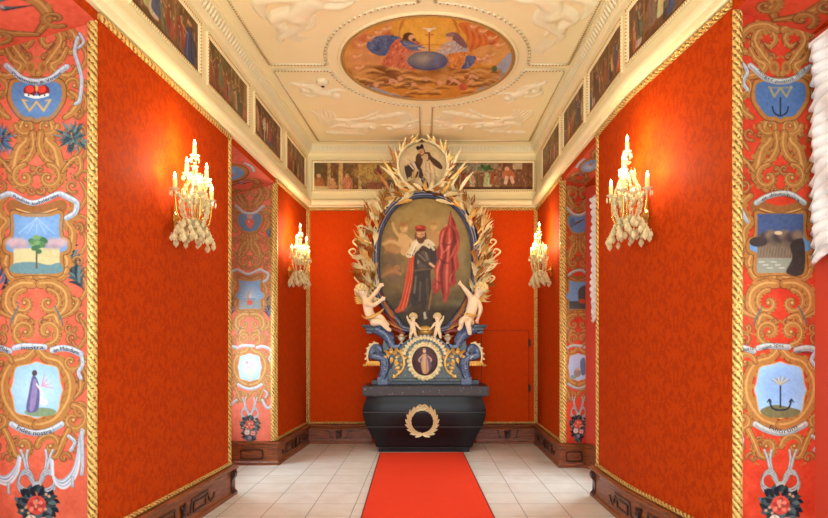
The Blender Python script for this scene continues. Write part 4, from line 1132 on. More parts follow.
def putto(hf, x, y, s, a, pose=0, fl=1):
    """a flying infant at (x, y), size s, heading a; fl mirrors"""
    co, si = math.cos(a), math.sin(a)
    T = lambda u, v: (x+s*(u*co-v*fl*si), y+s*(u*si+v*fl*co))
    C = lambda pts, r, h=.05: hf.cap([T(*p) for p in pts], [q*s for q in r] if hasattr(r, '__len__') else r*s, h*s*2)
    # wing behind, sash
    for k in range(5): C([(.05, .12), (-.08-.05*k, .30+.03*k), (-.22-.07*k, .40-.04*k)], [.05, .05, .02], .02)
    C([(-.12, -.12), (-.3, -.2), (-.5, -.12), (-.62, -.22)], [.05, .06, .05, .02], .02); C([(-.1, .1), (-.35, .2), (-.55, .12)], [.03, .05, .02], .02)
    C([(.12, 0), (-.05, .02), (-.22, 0)], [.12, .125, .13], .09)
    C([(.30, .03), (.31, .03)], .1, .10); C([(.29, .1), (.24, .11)], .05, .1); C([(.36, .1), (.38, .02)], .035, .1)
    if pose == 0:
        C([(.14, .1), (.30, .22), (.48, .24)], [.06, .045, .03], .05); C([(.12, -.1), (.22, -.25), (.38, -.30)], [.06, .045, .03], .06)
        C([(-.2, .07), (-.42, .16), (-.52, .02), (-.62, .0)], [.09, .08, .055, .03], .07); C([(-.22, -.07), (-.46, -.1), (-.7, -.06), (-.78, -.1)], [.09, .075, .05, .03], .06)
    else:
        C([(.14, .1), (.05, .26), (.18, .36)], [.06, .045, .03], .05); C([(.14, -.1), (.34, -.12), (.44, -.02)], [.06, .045, .03], .06)
        C([(-.2, .07), (-.44, .02), (-.6, .14), (-.68, .2)], [.09, .08, .055, .03], .07); C([(-.22, -.07), (-.34, -.26), (-.55, -.28), (-.62, -.34)], [.09, .075, .05, .03], .06)
def stucco_panel(label, sx, sy, figs, extra=()):
    """sx -1 left / +1 right of the rib, sy -1 near / +1 far; border bead, ceiling field reliefs"""
    mx, my, R = .028, 6.60, 1.165; cx, cy = .035, 6.51
    xo = {-1: lambda y: -1.672-.0445*(8.97-y), 1: lambda y: 1.668-.003*(8.97-y)}[sx]
    yi, yo = my+sy*.07, (8.97 if sy > 0 else 4.08); xi = mx+sx*.088
    pts = []
    ya = cy+sy*math.sqrt(R*R-(xi-cx)**2); xb = cx+sx*math.sqrt(max(0, R*R-(yi-cy)**2))
    a0 = math.atan2(ya-cy, xi-cx); a1 = math.atan2(yi-cy, xb-cx)
    while a1-a0 > PI: a1 -= 2*PI
    while a0-a1 > PI: a1 += 2*PI
    arc = [(cx+R*math.cos(a0+(a1-a0)*i/24), cy+R*math.sin(a0+(a1-a0)*i/24)) for i in range(25)]
    pts = arc+[(xo(yi), yi), (xo(yo), yo), (xi, yo)]
    root = empty('stucco_panel', (sum(p[0] for p in pts)/len(pts), sum(p[1] for p in pts)/len(pts), ZC), label, 'ceiling relief', 'stucco panels of the ceiling')
    mb = MB(); n = len(pts); z = ZC-.006
    P3 = [Vector((p[0], p[1], z)) for p in pts]
    for i in range(n):
        a, b = P3[i], P3[(i+1) % n]; mb.tube([a, b], .012, 6)
        d = b-a; k = max(1, int(d.length/.038)); e = d.normalized(); nn = Vector((-e.y, e.x, 0))*-.022*sx*sy
        mb.mat(1)
        for j in range(k): mb.bead(a+d*(j+.5)/k+Vector((0, 0, -.012)), .0125)
        mb.mat(2); mb.tube([a+nn, b+nn], .008, 6); mb.mat(0)
    mb.build('border', [M['stucco'], M['stucco_line'], M['stucco']], root, True)
    for f in figs:
        x0, y0, s = f[0], f[1], f[2]
        hf = HF(x0-1.0*s, y0-1.0*s, x0+1.0*s, y0+1.0*s); putto(hf, *f); hf.mesh('putto_relief', root, ZC, M['stucco'])
    for kind, x0, y0, s, a in extra:
        hf = HF(x0-s, y0-s, x0+s, y0+s)
        if kind == 'cloud':
            for k in range(9): q = k/8-.5; hf.cap([(x0+s*1.5*q*math.cos(a), y0+s*1.5*q*math.sin(a)), (x0+s*1.5*q*math.cos(a)+.05*s, y0+s*1.5*q*math.sin(a)+.05*s*(k % 3))], s*(.14+.06*(k % 2)), .02)
        elif kind == 'cloth':
            for k in range(7):
                v = (k-3)*.1; hf.cap([(x0+s*(u*math.cos(a)-(v+.07*math.sin(u*5+k))*math.sin(a)), y0+s*(u*math.sin(a)+(v+.07*math.sin(u*5+k))*math.cos(a))) for u in (-.7, -.35, 0, .35, .7)], [s*.03, s*.06, s*.07, s*.05, s*.02], .02)
        elif kind == 'garland':
            for k in range(22):
                t = k/21; px = x0+s*(t-.5)*1.5*math.cos(a); py = y0+s*(t-.5)*1.5*math.sin(a)+s*.25*math.sin(PI*t); hf.cap([(px, py), (px+.02, py+.015)], s*(.05+.02*(k % 3)), .03)
        hf.mesh({'cloud': 'cloud_relief', 'cloth': 'drapery_relief', 'garland': 'garland_relief'}[kind], root, ZC, M['stucco'])
    return root
stucco_panel('far left stucco ceiling panel with putti reliefs and the smoke detector', -1, 1, [(-1.28, 7.25, .55, .5, 0, 1), (-.95, 8.35, .62, .15, 1, 1), (-.38, 8.38, .5, 2.6, 0, -1)], [('cloud', -.55, 8.02, .36, -.4), ('cloth', -1.4, 8.1, .4, 1.4), ('garland', -.9, 8.0, .4, -.5), ('cloth', -.25, 8.1, .3, 1.2), ('cloud', -1.2, 8.65, .34, .1)])
stucco_panel('far right stucco ceiling panel with putti reliefs', 1, 1, [(1.22, 7.3, .55, 2.4, 0, -1), (.98, 8.3, .62, 2.9, 1, -1), (.42, 8.36, .5, .5, 0, 1)], [('cloud', .55, 7.98, .36, .4), ('cloth', 1.35, 8.1, .4, 1.7), ('garland', .9, 7.95, .4, .5), ('cloth', .3, 8.1, .3, 1.9), ('cloud', 1.25, 8.6, .34, .1)])
stucco_panel('near left stucco ceiling panel, partly out of frame, with large reclining putto legs', -1, -1, [(-1.12, 5.42, .92, -.85, 0, -1)], [('cloth', -1.38, 5.9, .22, .9), ('garland', -.95, 5.2, .4, .3)])
stucco_panel('near right stucco ceiling panel, partly out of frame, with striding putto relief', 1, -1, [(1.17, 5.36, .88, -2.1, 0, 1)], [('cloth', 1.3, 6.15, .2, 1.9), ('garland', .62, 5.2, .4, .1), ('cloud', 1.1, 5.2, .26, .2)])
root = empty('smoke_detector', (-1.25, 6.95, ZC), 'small white smoke detector with a dark opening on the far left ceiling panel', 'smoke detector')
mb = MB(); mb.lathe([(.075, 0), (.075, -.02), (.062, -.045), (.03, -.055), (.0, -.056)], (-1.25, 6.95, ZC), 20); mb.build('housing', M['stucco'], root, .6)
mb = MB(); mb.lathe([(.022, 0), (.022, -.01), (.0, -.011)], (-1.25, 6.98, ZC-.05), 12); mb.build('sensor', M['black_table'], root, .6)
# stucco shell tying the rib to the crest
hf = HF(-.35, 7.9, .42, 8.6); 
for s in (-1, 1): hf.cap([(.03+s*.3, 7.95), (.03+s*.2, 8.25), (.03, 8.35)], [.02, .035, .03], .02)
o = hf.mesh('festoon_relief', None, ZC, M['stucco']); o.name = 'trim_11'; o['kind'] = 'structure'

# ------------------------------------------------------------------ frieze pictures
def crowd(c, W, H, seed, bg=(112, 76, 38), sky=None, arch=True, feat=()):
    R = random.Random(seed); c.grain(7, 14, (1, .8, .5))
    if sky: c.poly([(0, 0), (W, 0), (W, H*.42), (0, H*.5)], sky, sm=False, soft=8)
    if arch:
        for k in range(int(W/22)):
            x = R.uniform(0, W); w = R.uniform(4, 12)
            c.poly([(x, 0), (x+w, 0), (x+w, H), (x, H)], R.choice([(142, 102, 50), (84, 52, 26), (160, 120, 66), (96, 44, 24)]), .8, False, soft=2)
    c.poly([(0, H*.86), (W, H*.84), (W, H), (0, H)], (104, 66, 32), .8, False, soft=3)
    PAL = [(150, 54, 34), (70, 76, 104), (186, 156, 104), (126, 92, 54), (94, 86, 66), (176, 100, 56), (200, 184, 150), (70, 50, 44), (150, 74, 48), (120, 104, 76), (96, 60, 34)]
    for k in range(int(W*H/90)):                      # broken brushwork
        x, y = R.uniform(0, W), R.uniform(0, H); a = R.uniform(-1.9, -1.2); l = R.uniform(4, 14)
        c.line([(x, y), (x+l*math.cos(a)+2, y+l*math.sin(a)*.6), (x+l*math.cos(a), y+l*math.sin(a))], [1, R.uniform(2, 5), .6], R.choice(PAL[3:]), .5)
    x = 2
    while x < W:
        b = H*R.uniform(.72, 1.0); h = H*R.uniform(.3, .6); w = h*R.uniform(.35, .6); col = R.choice(PAL); ln = R.uniform(-.25, .25)*h
        c.poly([(x-w*.28+ln, b-h), (x+w*.3+ln, b-h*.95), (x+w*.5+ln*.5, b-h*.5), (x+w*.6, b), (x-w*.6, b), (x-w*.45+ln*.5, b-h*.55)], col, .9)
        for q in range(4): u = R.uniform(-.35, .35)*w; c.line([(x+u*.5+ln, b-h*.9), (x+u+ln*.5, b-h*.5), (x+u*1.3, b-h*.05)], R.uniform(1, 2.4), tuple(min(255, v*R.choice((.55, .7, 1.3))) for v in col), .75)
        c.line([(x+w*.2+ln, b-h*.85), (x+w*R.uniform(.3, .6)+ln, b-h*.6), (x+w*R.uniform(.5, 1.)+ln, b-h*R.uniform(.5, 1.))], 2.2, (190, 138, 96), .9)
        c.ell(x+ln*1.15, b-h-H*.04, H*.036, H*.046, (196, 146, 104)); c.ell(x+ln*1.15-1, b-h-H*.065, H*.036, H*.03, R.choice([(70, 44, 24), (110, 70, 34), (150, 120, 80)]))
        x += R.choice((7, 9, 12, 22))
    c.line([(0, H*.97), (W, H*.97)], H*.06, (88, 54, 28), .8)
    for fx, kind in feat:
        x = fx*W
        if kind == 'blue':
            c.poly([(x-H*.12, H*.34), (x+H*.12, H*.3), (x+H*.2, H*.6), (x+H*.24, H*.95), (x-H*.2, H*.95), (x-H*.16, H*.6)], (58, 62, 96)); c.line([(x-H*.05, H*.42), (x-H*.1, H*.9)], 3, (96, 102, 136)); c.line([(x+H*.08, H*.42), (x+H*.12, H*.9)], 3, (36, 38, 60)); c.ell(x-2, H*.22, H*.065, H*.085, (198, 148, 104)); c.poly([(x-H*.07, H*.24), (x+H*.03, H*.26), (x-H*.03, H*.4)], (90, 62, 40)); c.line([(x-H*.1, H*.45), (x-H*.3, H*.38), (x-H*.36, H*.28)], 3, (198, 148, 104))
        else:
            for k in range(9): a = k*.7; c.line([(x, H*.52), (x+H*.12*math.cos(a), H*(.5+.13*math.sin(a))), (x+H*.17*math.cos(a+.3), H*(.5+.2*math.sin(a+.3)))], [2, 5, 1], (216, 206, 180) if k % 2 else (188, 172, 140))
            c.line([(x, H*.55), (x+2, H*.92)], 5, (206, 192, 160)); c.ell(x, H*.33, H*.05, H*.06, (206, 164, 124))
FR0, FR1 = 4.085, 4.60                                # outer frame heights
def frieze_picture(label, path, sa, sb, seed, paint=None, **k):
    p0, t0, n0 = path.at((sa+sb)/2); nf = .018
    root = empty('frieze_painting', tuple(path.pt((sa+sb)/2, nf, FR0)), label, 'painting', 'paintings in the frieze')
    fw = .042; q = path.sub(sa, sb); z0, z1 = FR0+fw, FR1-fw
    W = (sb-sa-2*fw)*180; H = (z1-z0)*180
    c = Cv(0, 0, W, H, 1., k.get('bg', (112, 76, 38)))
    (paint or crowd)(c, W, H, seed, **k); c.grain(6, 2.5, (1, .9, .7)); c.grain(5, 10)
    nu, nv = int(W)+1, int(H)+1; pos = np.zeros((nv, nu, 3)); zs = np.linspace(z1, z0, nv)
    for i in range(nu):
        p = path.pt(sa+fw+(sb-sa-2*fw)*i/(nu-1), nf+.006); pos[:, i, 0] = p.x; pos[:, i, 1] = p.y; pos[:, i, 2] = zs
    # left-to-right as seen from the room
    U_, V_ = np.meshgrid(np.linspace(0, W, nu), np.linspace(0, H, nv))
    paint_mesh('picture', pos, c.sample(U_, V_), M['oil'], root)
    mb = MB()
    pr = [(nf-.004, -fw/2), (nf+.02, -fw/2), (nf+.026, -fw/4), (nf+.016, 0), (nf+.014, fw/3), (nf+.008, fw/2), (nf-.004, fw/2)]
    sweep(mb, q, pr, z0=FR0+fw/2); sweep(mb, q, [(n, -z) for n, z in pr][::-1], z0=FR1-fw/2)
    for s, d in ((sa, 1), (sb, -1)):
        p, t, n = path.at(s+d*1e-3); f = [(a, (b+fw/2)*d) for a, b in pr]
        V = [p+n*a+t*b+Vector((0, 0, z)) for z in (FR0, FR1) for a, b in f]; m_ = len(f)
        mb.add(V, [(j, (j+1) % m_, (j+1) % m_+m_, j+m_) for j in range(m_)])
    mb.mat(1); sp = .03
    kk = int((sb-sa)/sp)
    for i in range(kk+1):
        s = sa+.012+(sb-sa-.024)*i/kk
        for z in (FR0+.012, FR1-.012): mb.bead(path.pt(s, nf+.022, z), .0115)
    kk = int((FR1-FR0)/sp)
    for i in range(1, kk):
        for s in (sa+.012, sb-.012): mb.bead(path.pt(s, nf+.022, FR0+(FR1-FR0)*i/kk), .0115)
    mb.build('frame', [M['plaster'], M['stucco_line']], root)
def s_interior(c, W, H, seed, **k):                   # long picture left of the crest
    c.grain(6, 12, (1, .8, .5)); s = W/90.
    for x, w, col in ((2, 5, (92, 80, 44)), (12, 3, (196, 160, 90)), (22, 4, (206, 172, 104)), (28, 6, (110, 84, 40)), (40, 3, (200, 164, 92))): c.poly([(x*s, 0), ((x+w)*s, 0), ((x+w)*s, H), (x*s, H)], col, .9, False)
    c.ell(56*s, H*.35, 18*s, H*.42, (196, 160, 78), .95, soft=4*s); c.line([(40*s, H*.5), (50*s, H*.75), (62*s, H*.75), (74*s, H*.35), (84*s, H*.12)], 3*s, (160, 124, 66))
    c.poly([(74*s, H*.15), (90*s, H*.1), (90*s, H), (80*s, H), (72*s, H*.6)], (146, 52, 26)); c.poly([(48*s, H*.75), (74*s, H*.7), (74*s, H), (48*s, H)], (142, 82, 54), 1, False)
    c.poly([(54*s, H*.35), (58*s, H*.15), (62*s, H*.4), (58*s, H*.45)], (140, 70, 60)); c.ell(58*s, H*.14, 1.4*s, 2*s, (110, 70, 44))
    for x, y, col in ((4, .55, (170, 100, 50)), (16, .7, (190, 140, 90)), (30, .55, (196, 120, 80)), (70, .65, (90, 90, 96)), (76, .6, (180, 130, 90))):
        c.poly([((x-3)*s, H*y), ((x+3)*s, H*y), ((x+5)*s, H*.95), ((x-4)*s, H*.95)], col); c.ell(x*s, H*(y-.07), 2*s, H*.07, (206, 156, 110))
    R = random.Random(31)
    for k in range(420):
        x, y = R.uniform(0, W), R.uniform(0, H); a = R.uniform(-1.9, -1.2); l = R.uniform(3, 10)
        c.line([(x, y), (x+l*math.cos(a)+1.5, y+l*math.sin(a)*.6), (x+l*math.cos(a), y+l*math.sin(a))], [.8, R.uniform(1.5, 4), .5], R.choice([(90, 66, 34), (170, 130, 70), (126, 70, 40), (200, 164, 104), (70, 60, 44), (140, 100, 80)]), .5)
    for k in range(3): c.line([(0, H*(.9+.04*k)), (12*s, H*(.9+.04*k))], s, (200, 170, 110))
def s_land(c, W, H, seed, **k):                       # long picture right of the crest
    c.a[:] = (128, 96, 58); c.poly([(0, 0), (W*.66, 0), (W*.66, H*.3), (0, H*.55)], (150, 140, 112), 1, False, soft=8); s = W/85.
    c.poly([(55*s, 0), (85*s, 0), (85*s, H), (58*s, H)], (118, 72, 40), .9, False, soft=6); c.poly([(68*s, 0), (76*s, 0), (76*s, H*.25), (68*s, H*.25)], (190, 160, 120), 1, False)
    crowd(c, W*.72, H, 17, arch=False); R = random.Random(33)
    for k in range(26): c.ell(45*s+R.gauss(0, 2.2*s), H*.2+R.gauss(0, H*.07), 1.5*s, H*.05, [(72, 100, 50), (58, 82, 40), (98, 120, 66)][k % 3])
    for k in range(200):
        x, y = R.uniform(0, W), R.uniform(H*.3, H); a = R.uniform(-1.9, -1.2); l = R.uniform(3, 10)
        c.line([(x, y), (x+l*math.cos(a)+1.5, y+l*math.sin(a)*.6), (x+l*math.cos(a), y+l*math.sin(a))], [.8, R.uniform(1.5, 4), .5], R.choice([(110, 76, 44), (190, 150, 100), (126, 70, 40), (206, 170, 130), (80, 80, 84), (150, 100, 70)]), .55)
    c.poly([(60*s, H*.3), (66*s, H*.25), (70*s, H*.55), (60*s, H*.6)], (186, 106, 64)); c.ell(63*s, H*.22, 2*s, H*.08, (216, 160, 120)); c.line([(63*s, H*.55), (62*s, H*.75)], 3*s, (220, 180, 150)); c.line([(67*s, H*.55), (68*s, H*.72)], 3*s, (220, 180, 150)); c.line([(0, H*.95), (W, H*.95)], 2*s, (80, 48, 24))
nf = .02
for a, b, lab, sd, kw in ((128, 199.5, 'frieze painting on left wall nearest the viewer, a figure in dark blue at its right', 1, dict(feat=[(.84, 'blue')])), (206, 248, 'second frieze painting from the viewer on left wall', 2, dict(bg=(104, 84, 38))),
                  (253.2, 281, 'third frieze painting from the viewer on left wall with white flower-like group', 3, dict(bg=(92, 56, 28), feat=[(.34, 'white')])), (285.5, 305, 'last frieze painting on left wall, next to the back corner', 4, {})):
    frieze_picture(lab, LP, LP.s_px(a, nf), LP.s_px(b, nf), sd, **kw)
for a, b, lab, sd, kw in ((560.7, 542.6, 'last frieze painting on right wall, next to the back corner', 5, dict(bg=(112, 92, 54))), (585.7, 563.5, 'third frieze painting from the viewer on right wall', 6, dict(bg=(110, 86, 56))),
                  (623.2, 589, 'second frieze painting from the viewer on right wall, just before its bend', 7, {}), (708, 627.4, 'frieze painting on right wall nearest the viewer, following the bend', 8, dict(bg=(120, 70, 40)))):
    frieze_picture(lab, RP, RP.s_px(b, nf), RP.s_px(a, nf), sd, **kw)
bx = lambda px: P(px, 0, YB-.02).x+1.905
frieze_picture('long frieze painting on back wall left of the altar crest, columns and red drape', BP, bx(311.7), bx(416), 9, s_interior)
frieze_picture('long frieze painting on back wall right of the altar crest, crowd in landscape', BP, bx(430), bx(535.3), 10, s_land)
# ------------------------------------------------------------------ altar table
YT = 8.35
root = empty('altar_table', (0.01, 8.7, 0), 'black bombe-fronted altar table with gilded laurel wreath at the end of the carpet', 'altar table')
def px_prism(mb, pts, Y, th):
    mb.prism([P(x, y, Y) for x, y in pts], (0, th, 0)); return mb
zs = [(.00, 47.0, 44.6), (.055, 47.0, 44.6)]
mb = MB(); a, b = P(378.5, 0, 8.45).x, P(469.5, 0, 8.45).x
mb.box((a, 8.45, 0), (b, 9.06, .07)); bevel(mb.build('foot', M['black_table'], root), .008)
# bombe body: (z, half width, front y)
prof = [(.065, .715, 8.455), (.10, .735, 8.45), (.16, .755, 8.445), (.24, .79, 8.435), (.34, .84, 8.415), (.44, .885, 8.40), (.54, .912, 8.39), (.62, .918, 8.388), (.70, .905, 8.395), (.77, .88, 8.41), (.82, .865, 8.42), (.848, .86, 8.42)]
dense = [tuple(v) for v in cr(prof, 4)]
mb = MB(); V = []; cxw = P(424.3, 0, 8.4).x
for z, hw, y in dense:
    for k in range(13):                               # front face bows slightly at the corners
        t = k/12*2-1; V.append((cxw+hw*t, y+.03*max(0, abs(t)-.8)/.2, z))
    V += [(cxw+hw, 9.06, z), (cxw-hw, 9.06, z)]
n = 15; fs = [(i*n+j, i*n+(j+1) % n, (i+1)*n+(j+1) % n, (i+1)*n+j) for i in range(len(dense)-1) for j in range(n)]
fs += [list(range(n)), list(range((len(dense)-1)*n, len(dense)*n))]
mb.add(V, fs); mb.build('body', M['black_table'], root, .7)
mb = MB()
for z in (.60, .38):
    q = min(dense, key=lambda v: abs(v[0]-z)); mb.box((cxw-q[1]*.985, q[2]-.003, z-.004), (cxw+q[1]*.985, q[2]+.05, z+.004))
mb.build('seam', M['table_seam'], root)
mb = MB(); a, b = P(362.3, 0, YT).x, P(489, 0, YT).x
mb.box((a, YT, .848), (b, 9.06, .99)); bevel(mb.build('slab', M['black_slab'], root), .008)
mb = MB(); mb.box((a+.04, YT+.03, .83), (b-.04, 9.05, .85)); mb.build('slab_moulding', M['black_table'], root)
# laurel wreath
mb = MB(); w = P(422.3, 421.5, 8.385); r0 = .19; R = random.Random(2)
for s in (-1, 1):
    arc = [(w.x+s*r0*math.sin(q), w.z-r0*math.cos(q)*1.02) for q in np.linspace(-.32, 2.95, 22)]
    yf = lambda z: float(np.interp(z, [v[0] for v in dense], [v[2] for v in dense]))-.012
    mb.tube([(x, yf(z), z) for x, z in arc], .011, 6)
    for i in range(2, 22):
        x, z = arc[i]; d = Vector((arc[i][0]-arc[i-1][0], 0, arc[i][1]-arc[i-1][1])).normalized(); o_ = Vector((x-w.x, 0, z-w.z)).normalized()
        for q in ((.55, -.1) if i % 2 else (.3, -.45)): mb.leaf((x, yf(z)-.004, z), d+o_*q+Vector((0, -.2, 0)), (0, -1, 0), .10+.03*R.random(), .022, .3, k=5)
mb.build('laurel_wreath', M['gold_pale'], root, .9)

# ------------------------------------------------------------------ retable base (predella)
YR = 8.66
K = 6.37
def q_(u, v): return (360+u/K, 320+v/K)               # detail coordinates of the base
def mirror(pts, c=424.6): return [(2*c-x, y) for x, y in pts]
def ribbon_px(mb, pts, w, Y, th, n=6):
    """a curved moulded scroll: band of width w (px list) following pts, extruded in depth"""
    q = [np.array(p) for p in cr(pts, n)]; k = len(q); ws = np.interp(np.linspace(0, 1, k), np.linspace(0, 1, len(w)), w)
    L, Rr = [], []
    for i in range(k):
        t = q[min(i+1, k-1)]-q[max(i-1, 0)]; t = t/np.linalg.norm(t); nn = np.array((-t[1], t[0]))
        L.append(q[i]+nn*ws[i]/2); Rr.append(q[i]-nn*ws[i]/2)
    V = []
    for i in range(k):
        m = (L[i]+Rr[i])/2
        for f, d in ((1, 0), (.72, -.028), (.45, -.012), (-.45, -.012), (-.72, -.028), (-1, 0), (-1, th), (1, th)):
            p = m+(L[i]-m)*f; V.append(P(p[0], p[1], Y)+Vector((0, d, 0)))
    fs = [(i*8+j, i*8+(j+1) % 8, (i+1)*8+(j+1) % 8, (i+1)*8+j) for i in range(k-1) for j in range(8)]
    fs += [list(range(7, -1, -1)), list(range((k-1)*8, k*8))]
    mb.add(V, fs)
rb = empty('altar_retable_base', tuple(P(424.6, 383, 8.75)), 'blue-grey marbled scrolled retable base with gilded ornaments, standing on the dark altar slab', 'retable base')
zsl = .991
def plinth(x0, x1, y0, d0, d1, nm, mat):
    mb = MB(); a = P(x0, y0, YR); b = P(x1, y0, YR); mb.box((a.x, YR+d0, zsl), (b.x, YR+d1, a.z)); return bevel(mb.build(nm, mat, rb), .006)
plinth(*[q_(75, 0)[0], q_(760, 0)[0], q_(0, 382)[1]], .02, .30, 'plinth', M['dark_marble'])
for s in (0, 1):
    xs = [q_(112, 0)[0], q_(178, 0)[0]]; xs = xs if not s else sorted([849.2-v for v in xs])
    plinth(xs[0], xs[1], q_(0, 362)[1], -.03, .25, 'pedestal', M['blue_marble'])
core = [q_(*p) for p in ((165, 384), (168, 330), (200, 300), (215, 240), (235, 200), (255, 165), (290, 142), (340, 112), (410, 98))]
core = core+mirror(core[::-1])[1:]
mb = MB(); px_prism(mb, core, YR+.03, .2); bevel(mb.build('body', M['green_marble'], rb), .01)
mb = MB()
ribbon_px(mb, [q_(*p) for p in ((255, 175), (290, 142), (340, 112), (410, 98), (480, 112), (530, 142), (565, 175))], [1.4, 1.8, 2., 1.8, 1.4], YR-.03, .2); mb.build('arched_cornice', M['blue_marble'], rb, .8)
for s in (0, 1):
    f = mirror if s else (lambda v: v)
    mb = MB(); px_prism(mb, f([q_(*p) for p in ((150, 130), (205, 150), (250, 165), (215, 240), (195, 300), (170, 384), (132, 384), (150, 320), (160, 260), (140, 200))]), YR+.06, .14); mb.build('wing_panel', M['dark_marble'], rb)
    mb = MB(); ribbon_px(mb, f([q_(*p) for p in ((62, 52), (110, 58), (160, 85), (190, 125), (205, 165), (240, 168), (256, 150))]), [7, 11, 12, 10, 7, 5, 2], YR-.01, .22); mb.build('upper_volute', M['blue_marble'], rb, .8)
    mb = MB()
    for (u0, u1, v0, v1, d) in ((12, 112, 30, 40, -.06), (20, 104, 40, 50, -.045), (34, 96, 50, 66, -.03), (40, 80, 66, 88, -.02)):
        pp = f([q_(u0, v0), q_(u1, v1)]); a, b = P(*pp[0], YR), P(*pp[1], YR)
        mb.box((min(a.x, b.x), YR+d, b.z), (max(a.x, b.x), YR+.22, a.z))
    bevel(mb.build('cornice_block', M['dark_marble'], rb), .006)
    mb = MB(); sp = spiral(112, 198, 16, 34, 1.2, -.8, 14)
    ribbon_px(mb, f([q_(*p) for p in sp+[(150, 240), (158, 290), (150, 335), (138, 366)]]), [2, 3, 4.2, 5.5, 8.5, 11.5, 11, 10, 8], YR-.03, .2, 3); mb.build('lower_volute', M['blue_marble'], rb, .8)
    mb = MB(); c0 = P(*f([q_(112, 196)])[0], YR); mb.lathe([(.04, -.04), (.045, -.02), (.045, .18)], (c0.x, YR-.01, c0.z), 14, 'y'); mb.build('volute_eye', M['dark_marble'], rb, .6)
    # gilded ornaments
    def gl(mb, pts, r):
        mb.tube([P(*q_(*p), YR-.05) if not s else P(*mirror([q_(*p)])[0], YR-.05) for p in cr(pts, 4)], r, 8)
    GP = lambda u, v, d=.05: P(*f([q_(u, v)])[0], YR-d)
    sg = -1 if s else 1
    mb = MB()
    for (u, v, du, dv, L, w) in ((190, 225, -.7, .8, .11, .03), (200, 215, 0, 1, .13, .03), (215, 220, .6, .8, .11, .03), (185, 235, -.9, .1, .1, .028), (225, 235, .8, .2, .1, .028), (205, 240, -.2, -1, .11, .03), (180, 205, -.8, .3, .09, .025), (228, 205, .3, 1, .1, .03)):
        mb.leaf(GP(u, v, .04), Vector((du*sg, -.25, dv)), (0, -1, 0), L, w, .4, k=6)
    mb.ball(GP(200, 205, .06), .04, 8, 5); mb.build('gilded_acanthus_cluster', M['gold'], rb, .9)
    mb = MB(); gl(mb, [(228, 190), (255, 205), (275, 240), (282, 285), (262, 330), (225, 355), (210, 345)], [.012, .02, .022, .02, .018, .012])
    for (u, v, du, dv) in ((258, 210, .4, .9), (275, 245, .9, .4), (280, 290, -.8, .5), (262, 330, -.9, .3), (235, 352, -.8, -.4), (245, 270, -.6, -.6), (252, 300, -.8, -.3), (236, 250, -.4, -.9)):
        mb.leaf(GP(u, v, .05), Vector((du*sg, -.2, dv)), (0, -1, 0), .10, .026, .45, k=6)
    mb.build('gilded_scroll', M['gold'], rb, .9)
    mb = MB(); gl(mb, [(118, 150), (90, 148), (62, 170), (48, 205), (46, 245), (56, 272)], [.01, .016, .018, .02, .016, .01])
    for (u, v, du, dv) in ((100, 148, -.8, .5), (75, 158, -.9, .3), (58, 180, -1, 0), (48, 210, -.9, -.4), (46, 240, -.8, -.6)):
        mb.leaf(GP(u, v, .05), Vector((du*sg, -.2, dv)), (0, -1, 0), .06, .018, .4, k=5)
    mb.build('gilded_outer_leaf', M['gold_pale'], rb, .9)
    mb = MB()
    for k in range(6): mb.leaf(GP(52+k*12, 262, .05), Vector(((k-2.5)*.14*sg, -.25, -1)), (0, -1, 0), .10, .026, .5, k=6)
    mb.leaf(GP(42, 285, .05), (-1*sg, -.2, -.2), (0, -1, 0), .07, .02, .4, k=5)
    mb.build('gilded_capital', M['gold'], rb, .9)
    # vases on the arch shoulders (stand on the base)
    v0 = P(*f([q_(265, 152)])[0], YR+.06)
    ur = empty('leafy_urn', tuple(v0), 'small cream %s urn with leafy top on the shoulder of the retable base' % ('right' if s else 'left'), 'urn', 'pair of small urns on the retable base')
    mb = MB(); mb.lathe([(.0, 0), (.035, 0), (.03, .012), (.014, .03), (.03, .05), (.055, .08), (.06, .10), (.05, .105)], v0, 12); mb.build('bowl', M['ivory2'], ur, .7)
    mb = MB()
    for k in range(11):
        a_ = 2*PI*k/11; mb.leaf(v0+Vector((.03*math.cos(a_), .03*math.sin(a_), .10)), (math.cos(a_), math.sin(a_), .7), (0, 0, -1), .08, .02, .5, k=5)
    mb.ball(v0+Vector((0, 0, .12)), .04, 8, 5); mb.build('leaf_crown', M['ivory2'], ur, .9)
# arch of gilded godroons + medallion
mb = MB()
for i in range(17):
    a_ = PI*(.10+.80*i/16); c = P(*q_(412, 255), YR-.04); d = Vector((-math.cos(a_), -.12, math.sin(a_)*1.0))
    mb.leaf(c+Vector((-math.cos(a_)*.30, 0, math.sin(a_)*.315)), d, (0, -1, 0), .085, .030, .25, k=6)
mb.build('gilded_arch_leaves', M['gold_pale'], rb, .9)
mc = P(*q_(413, 262), YR-.035); rx, rz = 86/K*YR/F, 96/K*YR/F
c = Cv(-60, -70, 60, 70, 1., (70, 44, 46)); c.grain(6, 12); c.ell(5, -10, 40, 50, (92, 62, 62), .7, soft=20)
c.poly([(-10, -30), (4, -34), (14, -22), (20, 4), (18, 40), (8, 56), (-8, 54), (-16, 20), (-16, -8)], (206, 160, 116)); c.poly([(6, -30), (22, -16), (28, 20), (18, 46), (14, 10)], (108, 92, 112)); c.poly([(-10, -30), (-22, -10), (-24, 6), (-14, 0)], (110, 96, 116))
c.line([(-2, -20), (-4, 50)], 3, (232, 194, 150)); c.line([(6, -14), (8, 48)], 2.4, (160, 112, 84)); c.ell(-2, -46, 7, 9, (230, 196, 160)); c.ell(-2, -54, 7, 5, (196, 150, 100)); c.line([(-12, -24), (-26, -6), (-22, 2)], 5, (222, 184, 146)); c.line([(14, -22), (28, -8), (26, 0)], 5, (222, 184, 146))
c.grain(4, 3)
